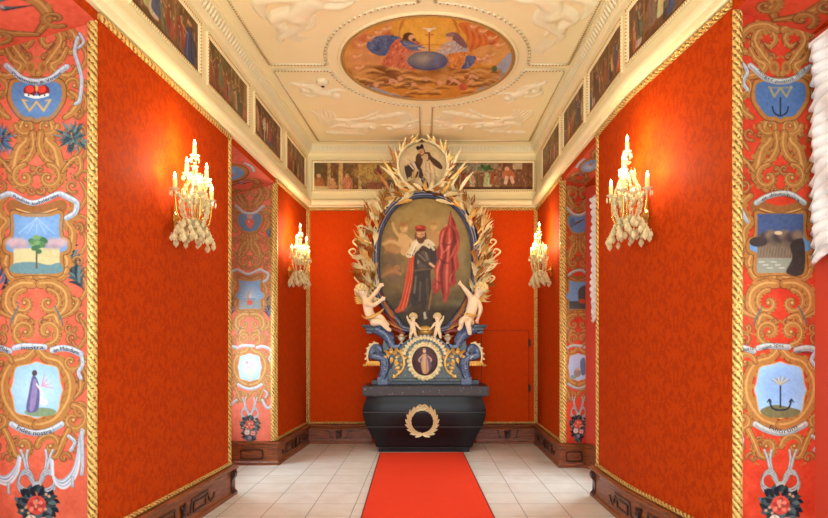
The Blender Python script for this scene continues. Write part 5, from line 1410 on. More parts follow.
n = 90; a_, b_ = np.meshgrid(np.linspace(-1, 1, n), np.linspace(-1, 1, n)); rr = np.sqrt(a_*a_+b_*b_); cl = np.where(rr > 1, 1/np.maximum(rr, 1e-6), 1)
paint_mesh('medallion_picture', np.stack([mc.x+rx*a_*cl, np.full(a_.shape, mc.y)-.018*(1-np.minimum(rr, 1)**2), mc.z-rz*b_*cl], -1), c.sample(a_*58, b_*68), M['oil'], rb, rr < 1.03)
mb = MB(); R = random.Random(6)
ringp = lambda f, i, N: (mc.x+rx*f*math.cos(2*PI*i/N), mc.y-.012, mc.z+rz*f*math.sin(2*PI*i/N))
mb.tube([ringp(1.04, i, 48) for i in range(48)], .02, 8, closed=True)
for i in range(26):
    p = Vector(ringp(1.16, i, 26)); r = .030+.010*(i % 2); mb.ball(p, r, 7, 5, (1, .7, 1)); o_ = (p-mc).normalized()
    mb.leaf(p-o_*.02, o_+Vector((R.uniform(-.4, .4), -.3, R.uniform(-.4, .4))), (0, -1, 0), .065, .02, .4, k=5)
mb.build('gilded_flower_frame', M['gold_pale'], rb, .9)
mb = MB(); a, b = P(*q_(195, 372), YR), P(*q_(640, 372), YR); mb.box((a.x, YR-.015, zsl+.05), (b.x, YR+.1, zsl+.10)); bevel(mb.build('sill_moulding', M['green_marble'], rb), .012)

# ------------------------------------------------------------------ the great painting with its carved frame
YP = 8.93
G = 3.7
g_ = lambda u, v: (370+u/G, 190+v/G)                  # detail coordinates of the painting
c = Cv(0, -10, 407, 530, .62, (120, 100, 56))
c.ell(215, 110, 190, 130, (186, 158, 88), .9, soft=110); c.ell(330, 280, 60, 160, (128, 116, 74), .8, soft=50); c.ell(60, 330, 90, 130, (104, 86, 48), .8, soft=50)
c.poly([(20, 400), (390, 395), (390, 530), (20, 530)], (74, 60, 30), .95, False, soft=40); c.line([(250, 425), (380, 415)], 26, (132, 122, 74), .7, soft=16); c.poly([(120, 440), (300, 430), (330, 520), (100, 520)], (60, 46, 24), .7, soft=20)
R = random.Random(9)
for k in range(60): c.ell(R.uniform(20, 390), R.uniform(20, 400), R.uniform(14, 44), R.uniform(8, 22), [(150, 124, 66), (112, 92, 50), (182, 154, 92)][k % 3], .25, R.uniform(-.6, .6), soft=16)
fl, fd = (206, 168, 108), (160, 116, 66)
c.line([(74, 108), (136, 250)], 13, (146, 108, 48)); c.line([(78, 108), (140, 250)], 4, (190, 150, 80))
c.poly([(110, 160), (135, 165), (146, 190), (140, 235), (118, 240), (104, 200)], fl); c.line([(130, 172), (156, 196), (150, 230)], 14, fl); c.line([(108, 172), (92, 150), (84, 124)], 11, fl); c.ell(126, 140, 15, 18, fl); c.ell(120, 128, 15, 8, (166, 116, 60), .9, soft=4); c.ell(132, 143, 5, 6, (226, 190, 134))
c.poly([(48, 190), (80, 175), (108, 195), (112, 230), (70, 240)], (176, 132, 76)); c.line([(50, 200), (80, 190), (116, 206)], 13, fl); c.line([(58, 230), (96, 250), (118, 300)], 16, fd, .8); c.poly([(60, 240), (110, 250), (112, 330), (70, 340)], (112, 90, 62), .8, soft=6)
c.ell(75, 300, 26, 18, (170, 120, 66), .7, soft=8); c.line([(45, 320), (80, 300), (112, 310)], 12, (182, 128, 74), .8); c.ell(100, 288, 12, 12, (170, 122, 70))
c.ell(236, 136, 12, 15, (204, 162, 100)); c.ell(236, 125, 12, 6, (168, 120, 64), .9, soft=4); c.poly([(210, 160), (250, 150), (262, 190), (240, 210)], (190, 146, 90), .8, soft=4); c.line([(250, 160), (270, 150), (284, 130)], 10, (196, 150, 92))
# red cloak behind
c.poly([(148, 246), (170, 255), (165, 330), (140, 420), (128, 445), (92, 456), (80, 450), (104, 432), (122, 380), (134, 310)], (206, 82, 38)); 
for k in range(5): c.line([(150+k*3, 256), (140+k*4, 340), (112+k*7, 440)], 3.4, [(158, 50, 22), (232, 116, 64)][k % 2], .75)
# armour
c.poly([(168, 226), (196, 206), (232, 214), (250, 250), (240, 285), (224, 300), (226, 370), (212, 430), (206, 462), (196, 462), (190, 420), (176, 428), (150, 430), (142, 412), (156, 350), (162, 290)], (56, 46, 38))
c.poly([(176, 236), (206, 226), (222, 262), (206, 290), (176, 286)], (84, 74, 62)); c.line([(184, 240), (178, 270)], 6, (164, 152, 126), .8); c.line([(206, 232), (214, 262)], 5, (140, 128, 106), .7); c.line([(170, 320), (164, 380)], 8, (128, 118, 96), .7, soft=4); c.line([(186, 340), (184, 410)], 7, (104, 92, 74), .7, soft=4); c.line([(168, 298), (222, 292)], 5, (110, 84, 48)); 
c.line([(210, 330), (214, 420), (204, 466)], 10, (84, 66, 44)); c.line([(228, 372), (218, 440)], 6, (140, 106, 52)); c.line([(202, 455), (204, 474)], 9, (206, 206, 190)); c.ell(206, 472, 6, 4, (190, 186, 170)); c.line([(150, 400), (140, 440)], 12, (70, 56, 40)); c.line([(150, 425), (130, 445)], 9, (90, 76, 52))
# ermine cape and arms
c.poly([(164, 186), (148, 212), (132, 244), (152, 250), (176, 226), (196, 206), (222, 218), (240, 206), (230, 190), (206, 180)], (222, 208, 168)); c.line([(176, 190), (150, 240)], 7, (240, 230, 200), .8); c.line([(170, 212), (158, 242)], 2, (150, 130, 96), .8)
for k in range(10): c.ell(140+k*8.5, 238-k*4+(k % 3)*6, 1.8, 3, (70, 56, 44))
c.line([(176, 240), (206, 268), (238, 282)], 22, (66, 54, 46)); c.line([(180, 238), (206, 262)], 6, (134, 122, 102), .7); c.line([(232, 216), (252, 250), (244, 276)], 18, (58, 48, 42)); c.line([(225, 205), (236, 220)], 10, (206, 196, 164)); c.line([(222, 272), (244, 288), (262, 296)], 9, (222, 178, 126)); c.line([(240, 292), (262, 294)], 3, (240, 206, 160))
# head
c.poly([(172, 158), (178, 152), (200, 152), (204, 165), (200, 184), (188, 192), (176, 184)], (204, 152, 106)); c.ell(182, 164, 5, 6, (228, 180, 132)); c.poly([(172, 172), (186, 178), (203, 172), (200, 190), (188, 199), (176, 190)], (98, 58, 30)); c.line([(170, 160), (168, 180)], 5, (92, 54, 28)); c.line([(205, 160), (206, 182)], 5, (84, 48, 26)); c.ell(187, 140, 21, 10, (172, 58, 34)); c.ell(187, 149, 19, 5, (128, 38, 24)); c.ell(182, 137, 10, 4, (206, 96, 60)); c.line([(178, 164), (183, 164)], 1.6, (60, 36, 22)); c.line([(191, 164), (197, 164)], 1.6, (60, 36, 22)); c.line([(187, 164), (187, 173)], 1.6, (170, 112, 76)); c.line([(183, 178), (192, 178)], 1.6, (150, 60, 44))
# banner
c.line([(300, 78), (228, 420)], 4, (104, 70, 34))
c.poly([(297, 80), (305, 98), (320, 132), (306, 152), (284, 148), (291, 112)], (150, 50, 36)); c.line([(298, 92), (296, 130)], 5, (196, 96, 72), .8, soft=3); c.line([(306, 106), (312, 138)], 5, (96, 28, 22), .8, soft=3)
c.poly([(266, 146), (288, 132), (312, 136), (328, 160), (332, 204), (324, 236), (329, 282), (316, 308), (319, 346), (297, 360), (291, 392), (276, 420), (267, 392), (262, 366), (250, 382), (234, 376), (229, 350), (240, 318), (237, 290), (248, 262), (245, 230), (254, 200), (256, 168)], (166, 60, 44))
for pp, cc, w_ in (([(300, 136), (318, 176), (322, 226)], (108, 32, 26), [3, 12, 4]), ([(306, 150), (312, 190), (300, 230), (308, 290), (300, 350)], (92, 26, 22), [3, 12, 6, 11, 3]), ([(286, 140), (274, 190), (280, 240), (264, 300), (272, 400)], (96, 28, 22), [3, 10, 5, 12, 4]), ([(262, 176), (252, 240), (256, 290), (242, 350)], (118, 38, 30), [3, 8, 4, 6]),
                   ([(272, 150), (262, 196), (266, 236), (250, 296), (248, 366)], (224, 132, 104), [3, 9, 6, 10, 3]), ([(294, 142), (292, 200), (288, 250), (284, 310), (284, 380)], (220, 124, 98), [3, 9, 6, 11, 4]), ([(320, 168), (326, 210), (314, 256), (318, 300)], (200, 98, 74), [3, 8, 5, 3]), ([(300, 180), (288, 214), (270, 232)], (232, 150, 120), [2, 6, 2]), ([(326, 190), (304, 240), (286, 262)], (206, 106, 80), [2, 7, 2]), ([(310, 300), (296, 330), (304, 352)], (210, 116, 90), [2, 6, 2]), ([(256, 250), (272, 268), (296, 270)], (88, 26, 22), [2, 7, 2]), ([(262, 196), (284, 204), (310, 196)], (104, 32, 26), [2, 6, 2]), ([(240, 330), (256, 344), (268, 340)], (96, 30, 24), [2, 6, 2])): c.line(pp, w_, cc, .75, soft=4)
c.grain(3.5, 9); c.grain(4, 34)
OUT = cr([(44, 372), (37, 300), (36, 230), (46, 160), (74, 100), (110, 60), (156, 38), (204, 31), (252, 38), (298, 60), (336, 100), (364, 160), (375, 230), (374, 300), (366, 372), (338, 424), (296, 478), (268, 500), (140, 500), (114, 478), (72, 424)], 5, True)
OUTPX = [g_(*p) for p in OUT]
ap = empty('altar_painting', tuple(P(424.6, 330, YP)), 'large oil painting of a bearded man in armour with red banner above the altar', 'painting')
# picture grid clipped to the outline
n1, n2 = 214, 296; us = np.linspace(26, 386, n1); vs = np.linspace(24, 510, n2); U_, V_ = np.meshgrid(us, vs)
ins = np.zeros(U_.shape, bool); q = np.array(OUT)
for i in range(len(q)):
    ax, ay = q[i-1]; bx_, by_ = q[i]
    if ay != by_: ins ^= ((ay > V_) != (by_ > V_)) & (U_ < (bx_-ax)*(V_-ay)/(by_-ay)+ax)
pos = np.stack([(370+U_/G-CX)/F*YP, np.full(U_.shape, YP), HC-(190+V_/G-CY)/F*YP], -1)
paint_mesh('canvas', pos, c.sample(U_, V_), M['oil'], ap, ins)
def frame_ring(off, r, d):
    pts = np.array(OUTPX); cc = np.array((424.6, 258.)); out = []
    for i in range(len(pts)):
        t = pts[(i+1) % len(pts)]-pts[i-1]; t /= np.linalg.norm(t)+1e-9; nn = np.array((t[1], -t[0])); nn = nn if nn.dot(pts[i]-cc) > 0 else -nn
        p = pts[i]+nn*off; out.append(P(p[0], p[1], YP)+Vector((0, -d, 0)))
    return out
mb = MB(); mb.tube(frame_ring(1.9, 0, .02), .036, 8, closed=True); mb.tube(frame_ring(4.4, 0, .03), .034, 8, closed=True); mb.tube(frame_ring(6.6, 0, -.01), .04, 8, closed=True)
mb.mat(1); mb.tube(frame_ring(.4, 0, .022), .012, 6, closed=True); mb.tube(frame_ring(3.2, 0, .062), .008, 6, closed=True); mb.tube(frame_ring(5.6, 0, .065), .008, 6, closed=True)
mb.build('moulded_frame', [M['blue_frame'], M['blue_frame_edge']], ap, True)
# back board joining painting, frame and wall
mb = MB(); mb.prism([P(x, y, YP)+Vector((0, .035, 0)) for x, y in [g_(*p) for p in OUT[::2]]], (0, .2, 0)); mb.build('back_board', M['dark_marble'], ap)

# gilded leaf garland up both sides
R = random.Random(12)
GM = [M['gold'], M['gold_pale'], M['gold_dark'], M['gold_pale']]  # dark and pale tones alternate to imitate shadow gaps and highlights
side = [g_(*p) for p in ((40, 410), (30, 350), (22, 290), (20, 230), (28, 165), (54, 100), (88, 58), (130, 30), (165, 18))]
side = cr(side, 8)
def spray(x, y, Y, ang, L, w, curl, bend, lean, mat, nm='gilded_leaf', extra=4):
    mb = MB(); d = Vector((math.cos(ang), -lean, math.sin(ang))); p = P(x, y, Y)
    mb.leaf(p, d, (0, -1, 0), L, w, curl, bend, 8, .25)
    for k in range(extra):
        s = 1 if k % 2 else -1; a2 = ang+s*R.uniform(.25, .65); q = p+d.normalized()*L*R.uniform(.1, .4)
        mb.leaf(q, (math.cos(a2), -lean*1.4, math.sin(a2)), (0, -1, 0), L*R.uniform(.5, .8), w*.8, curl*1.2, s*.35, 6)
    return mb.build(nm, mat, ap, .9)
cnt = 0
for s in (-1, 1):
    for i in range(46):
        t = i/45; j = t*(len(side)-1); a = side[int(j)]; b = side[min(int(j)+1, len(side)-1)]
        x, y = a[0], a[1]; tx, ty = b[0]-a[0], b[1]-a[1]
        ang_t = math.atan2(-ty, tx)                   # direction of growth, screen up positive
        out = ang_t+PI/2                              # outward (left side)
        f = R.choice((-.15, .25, .5, .75, .95))
        ang = ang_t+(f*PI/2)*.9+R.uniform(-.2, .2)
        off = R.uniform(-1., 7.); px, py = x-off*abs(math.cos(out))*1.0-1., y-off*max(0, math.sin(out))*.8
        if s == 1: px = 849.2-px; ang = PI-ang
        L = R.uniform(.2, .34)*(1.1 if f > .4 else 1.); spray(px, py, YP-.05-R.uniform(0, .06), ang, L, R.uniform(.016, .026), R.uniform(.25, .6), R.uniform(-.35, .35), R.uniform(.05, .35), GM[(i+(s > 0)) % 4])
    for i in range(40):
        t = (i+.5)/40; j = t*(len(side)-1); a = side[int(j)]; b = side[min(int(j)+1, len(side)-1)]
        ang_t = math.atan2(-(b[1]-a[1]), b[0]-a[0]); out = ang_t+PI/2; ang = ang_t+R.uniform(.05, .8)
        off = R.uniform(4, 13); px, py = a[0]-off*abs(math.cos(out)), a[1]-off*max(0, math.sin(out))+R.uniform(0, 6)
        if s == 1: px = 849.2-px; ang = PI-ang
        spray(px, py, YP-.02-R.uniform(0, .05), ang, R.uniform(.24, .38), R.uniform(.013, .022), R.uniform(.3, .7), R.uniform(.0, .6)*-s, R.uniform(.05, .3), GM[(i*3+1) % 4], 'acanthus_frond', 4)
    # curling tendrils on the outer side
    for (x, y, r) in ((357, 242, 3.6), (353.5, 252, 4.2), (361, 228, 3.), (358, 278, 3.)):
        mb = MB(); pts = [(x+16, y+24), (x+9, y+16), (x+3, y+7)]+[(x+r*math.cos(q)*(1-.12*k), y-r*math.sin(q)*(1-.12*k)) for k, q in enumerate(np.linspace(PI*1.05, -PI*.5, 7))]
        pts = [(849.2-p[0], p[1]) if s == 1 else p for p in pts]
        mb.tube([P(p[0], p[1], YP-.06) for p in cr(pts, 4)], [.006, .014, .016, .014, .011, .006], 7); mb.build('gilded_tendril', M['gold_pale'], ap, True)
    # red-gold palm leaves below, beside the small cherubs
    for k, (x0, y0, a) in enumerate(((402, 330, 2.6), (399, 327, 2.35), (396, 322, 2.15), (405, 333, 2.8), (391, 316, 2.0), (386, 308, 1.9))):
        xx, aa = (849.2-x0, PI-a) if s == 1 else (x0, a)
        spray(xx, y0, YP-.08, aa, .30, .028, .15, 0, .05, M['red_gilt'] if k % 2 else M['gold_dark'], 'palm_leaf', 1)

# ------------------------------------------------------------------ crest with the saint
YC = 8.78
cr_ = empty('altar_crest', tuple(P(423, 196, YC)), 'gilded crest of palm branches around a painted saint in black biretta, above the altar painting', 'crest')
C_ = lambda u, v: (375+u/6.09, 130+v/6.09)
c = Cv(130, 50, 460, 370, .8, (222, 200, 150)); c.grain(6, 30)
c.poly([(255, 150), (290, 138), (330, 145), (352, 180), (400, 214), (408, 236), (380, 228), (350, 205), (340, 240), (372, 320), (378, 350), (330, 356), (290, 330), (276, 290), (252, 350), (232, 345), (246, 280), (262, 220)], (212, 184, 138))
c.poly([(258, 140), (286, 132), (330, 128), (345, 155), (390, 190), (410, 222), (400, 238), (360, 214), (332, 178), (318, 186), (296, 166), (288, 200), (270, 232), (250, 200), (248, 168)], (84, 58, 38)); c.poly([(282, 150), (318, 140), (322, 178), (292, 176)], (206, 176, 132))
c.poly([(180, 220), (214, 206), (250, 190), (284, 240), (300, 290), (330, 345), (300, 346), (268, 290), (240, 300), (205, 290), (196, 300)], (64, 48, 40)); c.line([(200, 170), (262, 250)], 12, (206, 184, 150)); c.line([(180, 218), (232, 196)], 8, (170, 140, 108)); c.line([(226, 180), (250, 240), (238, 280)], 14, (222, 196, 152)); c.line([(210, 208), (236, 240)], 8, (230, 212, 176))
for k in range(6): c.line([(300+k*10, 200), (296+k*14, 270), (300+k*14, 345)], 4, [(236, 214, 170), (166, 132, 90)][k % 2], .8)
c.poly([(250, 96), (262, 84), (272, 90), (284, 70), (294, 84), (296, 106), (276, 116), (258, 112)], (44, 36, 34)); c.poly([(266, 112), (292, 104), (302, 124), (296, 146), (280, 152), (268, 138)], (206, 152, 108)); c.line([(272, 138), (284, 150), (298, 142)], 5, (70, 44, 30)); c.line([(298, 108), (304, 128)], 5, (60, 42, 30)); c.ell(280, 126, 3, 3, (90, 54, 36)); c.grain(4, 6)
cc = P(*C_(290, 219), YC); rx, rz = 146/6.09*YC/F, 140/6.09*YC/F
n = 150; a_, b_ = np.meshgrid(np.linspace(-1, 1, n), np.linspace(-1, 1, n)); rr = np.sqrt(a_*a_+b_*b_); cl = np.where(rr > 1, 1/np.maximum(rr, 1e-6), 1)
paint_mesh('saint_picture', np.stack([cc.x+rx*a_*cl, YC-.03*(1-np.minimum(rr, 1)**2), cc.z-rz*b_*cl], -1), c.sample(290+146*a_, 215+150*b_), M['oil'], cr_, rr < 1.02)
mb = MB(); mb.lathe([(.001, .004), (1, .004), (1, .12), (.001, .12)], (0, 0, 0), 40, 'y')
for v in mb.v: v.x = cc.x+v.x*rx*.99; v.y += YC; v.z = cc.z+v.z*rz*.99
mb.build('medallion_back', M['gold_dark'], cr_)
for s in (-1, 1):
    mb = MB(); arc = [Vector((cc.x+s*rx*1.04*math.sin(q), YC-.02, cc.z-rz*1.06*math.cos(q))) for q in np.linspace(.1, 2.75, 22)]
    mb.tube(arc, [.02, .024, .016, .008], 8); mb.build('palm_stem', M['gold_pale'], cr_, True)
    for i in range(1, 22):
        p = arc[i]; d = (arc[i]-arc[i-1]).normalized(); o_ = (p-cc); o_.y = 0; o_.normalize()
        for f in ((.55, -.25) if i % 2 else (.8, .15)):
            mb = MB(); mb.leaf(p+Vector((0, -.01, 0)), d+o_*f*.8+Vector((0, -.12, 0)), (0, -1, 0), R.uniform(.13, .22), .022, .2, R.uniform(-.1, .2)*s, 7); mb.build('palm_leaf', GM[i % 4], cr_, .9)
for k in range(16):                                   # leaf knot under the medallion
    u = -1+2*k/15; x, y = 424+u*30, 188+8*u*u; a = PI/2-u*1.7+R.uniform(-.5, .5)
    mb = MB(); d = Vector((math.cos(a), -.3, math.sin(a)*.6)); mb.leaf(P(x, y+2, YC-.05), d, (0, -1, 0), R.uniform(.16, .27), .034, .4, R.uniform(-.3, .3), 7, .2); mb.build('acanthus_leaf', GM[k % 4], cr_, .9)
for k, (x, y, a, L) in enumerate(((397, 186, 1.9, .5), (400, 184, 2.25, .42), (396, 166, 1.75, .34), (452, 186, 1.2, .5), (448, 184, .9, .42), (453, 168, 1.35, .34), (404, 196, 2.9, .34), (444, 196, .25, .34), (412, 200, 3.3, .3), (436, 200, -.15, .3), (389, 190, 2.0, .36), (460, 190, 1.1, .36))):
    mb = MB(); mb.leaf(P(x, y, YC-.04), (math.cos(a), -.15, math.sin(a)), (0, -1, 0), L, .034, .25, (.2 if a < PI/2 else -.2), 8, .2); mb.build('palm_leaf', GM[k % 4], cr_, .9)

# ------------------------------------------------------------------ putti (carved infants)
def carved_putto(label, Y, J, B, parts, group=None, small=False):
    hx, hy = J['hip'][0], J['hip'][1]
    root = empty('putto_statue', tuple(P(hx, hy, Y)), label, 'statue', group)
    JJ = {k: (P(v[0], v[1], Y)+Vector((0, v[3] if len(v) > 3 else 0, 0)), v[2]) for k, v in J.items()}
    body = skin('body', JJ, B, M['ivory'], root)
    return root, JJ
BON = [('hip', 'belly'), ('belly', 'chest'), ('chest', 'neck'), ('neck', 'jaw'), ('jaw', 'head'), ('head', 'crown'), ('chest', 'sl'), ('sl', 'el'), ('el', 'wl'), ('wl', 'hl'), ('hl', 'fl1'), ('hl', 'fl2'), ('hl', 'tl'),
       ('chest', 'sr'), ('sr', 'er'), ('er', 'wr'), ('wr', 'hr'), ('hr', 'fr1'), ('hr', 'fr2'), ('hr', 'tr'), ('hip', 'ql'), ('ql', 'kl'), ('kl', 'al'), ('al', 'pl'), ('hip', 'qr'), ('qr', 'kr'), ('kr', 'ar'), ('ar', 'pr')]
def finish(root, JJ, wing=None, sash=None, Y=8.6, ws=1., hair_r=1.06, face=(0, -1, 0)):
    h = JJ['head'][0]; cr0 = JJ['crown'][0]; r = JJ['head'][1]; f = Vector(face).normalized(); up = (cr0-h).normalized(); x = f.cross(up).normalized(); R = random.Random(1)
    mb = MB()
    for k in range(26):                               # curls over the back and top of the head
        a = k*2.399; t = (k+.5)/26; v = Vector((math.sin(math.acos(1-1.25*t))*math.cos(a), math.sin(math.acos(1-1.25*t))*math.sin(a), 1-1.25*t))
        d = x*v.x-f*v.y*(1 if v.y > 0 else .55)+up*v.z
        mb.ball(h+up*r*.2+d*r*1.02, r*.33, 6, 4)
    mb.build('curly_hair', M['hair_gold'], root, True)
    mb = MB()                                         # eyes, nose, mouth, ears
    mb.ball(h+f*r*1.02-up*r*.08, r*.16, 6, 4); mb.ball(h+x*r*.98, r*.2, 6, 4, (.6, 1, 1)); mb.ball(h-x*r*.98, r*.2, 6, 4, (.6, 1, 1))
    mb.ball(h+f*r*.93-up*r*.42+x*0, r*.17, 6, 4, (1.3, 1, .5)); mb.mat(1)
    for s in (-1, 1): mb.ball(h+f*r*.92+x*s*r*.36+up*r*.1, r*.09, 6, 4)
    mb.build('face', [M['ivory'], M['dark']], root, True)
    if wing:
        mb = MB(); w = JJ['chest'][0]+Vector((wing*.03*ws, .10*ws, .04*ws))
        for k in range(8): a = (PI/2+wing*-.2-wing*k*.2); mb.leaf(w, (math.cos(a), .25, math.sin(a)), (0, -1, 0), (.26-.015*k)*ws, .034*ws, .15, .2*wing, 6)
        mb.build('wing', M['gold'], root, .9)
    if sash:
        mb = MB(); mb.tube([P(a, b, Y)+Vector((0, d, 0)) for a, b, d in cr(sash, 5)], [.012*ws, .03*ws, .034*ws, .03*ws, .012*ws], 8, flat=.7); mb.build('gilded_sash', M['gold'], root, True)
u = .0152
J = dict(hip=(370.6, 320.5, .085), belly=(368.4, 313.5, .098), chest=(366.6, 303.5, .088), neck=(364.6, 298.3, .045), jaw=(363.8, 295.6, .062), head=(362.6, 292.2, .098, -.01), crown=(362., 288.4, .07),
         sl=(370.2, 298.8, .042, -.01), el=(375.0, 294.0, .036, -.05), wl=(380.0, 287.6, .026, -.08), hl=(381.6, 286., .026, -.09), fl1=(384., 283.8, .012, -.09), fl2=(384.6, 286., .012, -.1), tl=(381., 283.6, .011, -.1),
         sr=(366.4, 303.0, .046, -.08), er=(374., 306.4, .038, -.16), wr=(381.6, 301.4, .027, -.16), hr=(383.6, 299.6, .027, -.16), fr1=(386.4, 298., .012, -.16), fr2=(386.2, 300.6, .012, -.17), tr=(383.2, 296.8, .011, -.17),
         ql=(375., 318.6, .06, -.06), kl=(381.4, 316.6, .048, -.12), al=(386.2, 323.6, .034, -.10), pl=(389.4, 325.8, .026, -.13), qr=(374.4, 322.8, .066, -.14), kr=(382.6, 322.4, .052, -.20), ar=(388.2, 329., .035, -.16), pr=(391.8, 331., .027, -.19))
root, JJ = carved_putto('cream putto at left, sitting on the left volute and reaching both arms to the frame', 8.62, J, BON, None, 'large putti beside the altar painting')
finish(root, JJ, -1, [(362, 315.5, -.02), (367, 318.5, -.12), (374, 317, -.13), (380, 313, -.1), (384, 309, -.06)], 8.62, face=(.75, -.65, .12))
J = dict(hip=(471., 316.5, .088), belly=(472., 310., .098), chest=(474., 301.5, .09), neck=(477., 296.2, .046), jaw=(478.2, 293.8, .064), head=(479.8, 290.6, .10, -.01), crown=(480.6, 286.8, .07),
         sl=(470.6, 297.0, .044, -.02), el=(466., 291.2, .037, -.05), wl=(461.2, 285.6, .027, -.07), hl=(460., 284., .027, -.07), fl1=(459.8, 281., .012, -.07), fl2=(458., 282.6, .012, -.08), tl=(457.4, 285., .011, -.08),
         sr=(478.4, 301.2, .046, -.04), er=(480.6, 309.6, .036, -.07), wr=(477.6, 318.2, .027, -.05), hr=(476.8, 320.6, .027, -.05), fr1=(475.6, 323.2, .012, -.06), fr2=(477.6, 323.6, .012, -.06), tr=(474.6, 321.2, .011, -.07),
         ql=(466., 318.6, .062, -.10), kl=(460.6, 320.4, .05, -.17), al=(460.4, 327.6, .034, -.13), pl=(457.4, 330.6, .027, -.16), qr=(468.6, 321.6, .066, -.14), kr=(466.6, 323.6, .052, -.22), ar=(468.6, 332.2, .035, -.18), pr=(469.2, 335.6, .028, -.21))
root, JJ = carved_putto('cream putto at right, sitting on the right volute with one arm raised', 8.62, J, BON, None, 'large putti beside the altar painting')
finish(root, JJ, 1, [(478, 314.5, -.03), (473, 316.4, -.12), (467, 314.6, -.12), (463, 314, -.07)], 8.62, face=(-.6, -.75, .1))
# two little cherubs and the gilded cushion between them
for s in (-1, 1):
    X = lambda v: v if s < 0 else 850.6-v
    J = dict(hip=(X(413), 331., .05), belly=(X(413), 328., .05), chest=(X(413), 324.4, .045), neck=(X(413.), 321.2, .026), jaw=(X(413.2), 319.6, .035), head=(X(413.2), 317.4, .052), crown=(X(413.3), 315.4, .036),
             sl=(X(410.4), 323., .024), el=(X(408.6), 320.6, .02, -.02), wl=(X(407.4), 318.2, .015, -.03), hl=(X(407), 317., .014, -.03), fl1=(X(406.6), 315.8, .007, -.03), fl2=(X(407.4), 315.6, .007, -.03), tl=(X(408), 316.8, .007, -.03),
             sr=(X(415.6), 323., .024), er=(X(417.4), 326., .02, -.02), wr=(X(419.6), 328.4, .015, -.03), hr=(X(420.4), 329., .014, -.03), fr1=(X(421.6), 329.4, .007, -.03), fr2=(X(421.4), 330.4, .007, -.03), tr=(X(420.6), 327.8, .007, -.03),
             ql=(X(411.6), 332., .034, -.04), kl=(X(410.8), 334., .028, -.09), al=(X(410.4), 337.4, .02, -.06), pl=(X(409.6), 338.6, .016, -.08), qr=(X(414.6), 332., .034, -.04), kr=(X(415.4), 334., .028, -.09), ar=(X(416), 336.6, .02, -.06), pr=(X(416.8), 337.6, .016, -.08))
    root, JJ = carved_putto('tiny gilded cherub %s of the gold cushion, on top of the retable base' % ('left' if s < 0 else 'right'), 8.66, J, BON, None, 'little cherubs over the retable arch')
    finish(root, JJ, s, [(X(409), 329, -.03), (X(413), 331.5, -.06), (X(417), 330, -.04)], 8.66, .36)
p0 = P(425.3, 336.2, 8.70)
root = empty('gilded_cushion', tuple(p0), 'gilded cushion between the two little cherubs on top of the retable base', 'cushion')
mb = MB(); mb.ball(p0+Vector((0, .02, .085)), .1, 16, 8, (1.0, .7, .82))
for v in mb.v:
    d = v-(p0+Vector((0, .02, .085))); v.x += math.copysign(abs(d.x/.1)**.3*.02, d.x)
mb.build('pad', M['gold'], root, True)
mb = MB()
for s in (-1, 1):
    for t in (-1, 1): mb.ball(p0+Vector((s*.11, -.02, .085+t*.05)), .02, 8, 5)
mb.tube([p0+Vector((-.1, -.045, .085)), p0+Vector((0, -.06, .088)), p0+Vector((.1, -.045, .085))], .008, 6); mb.build('tassels', M['gold_dark'], root, True)
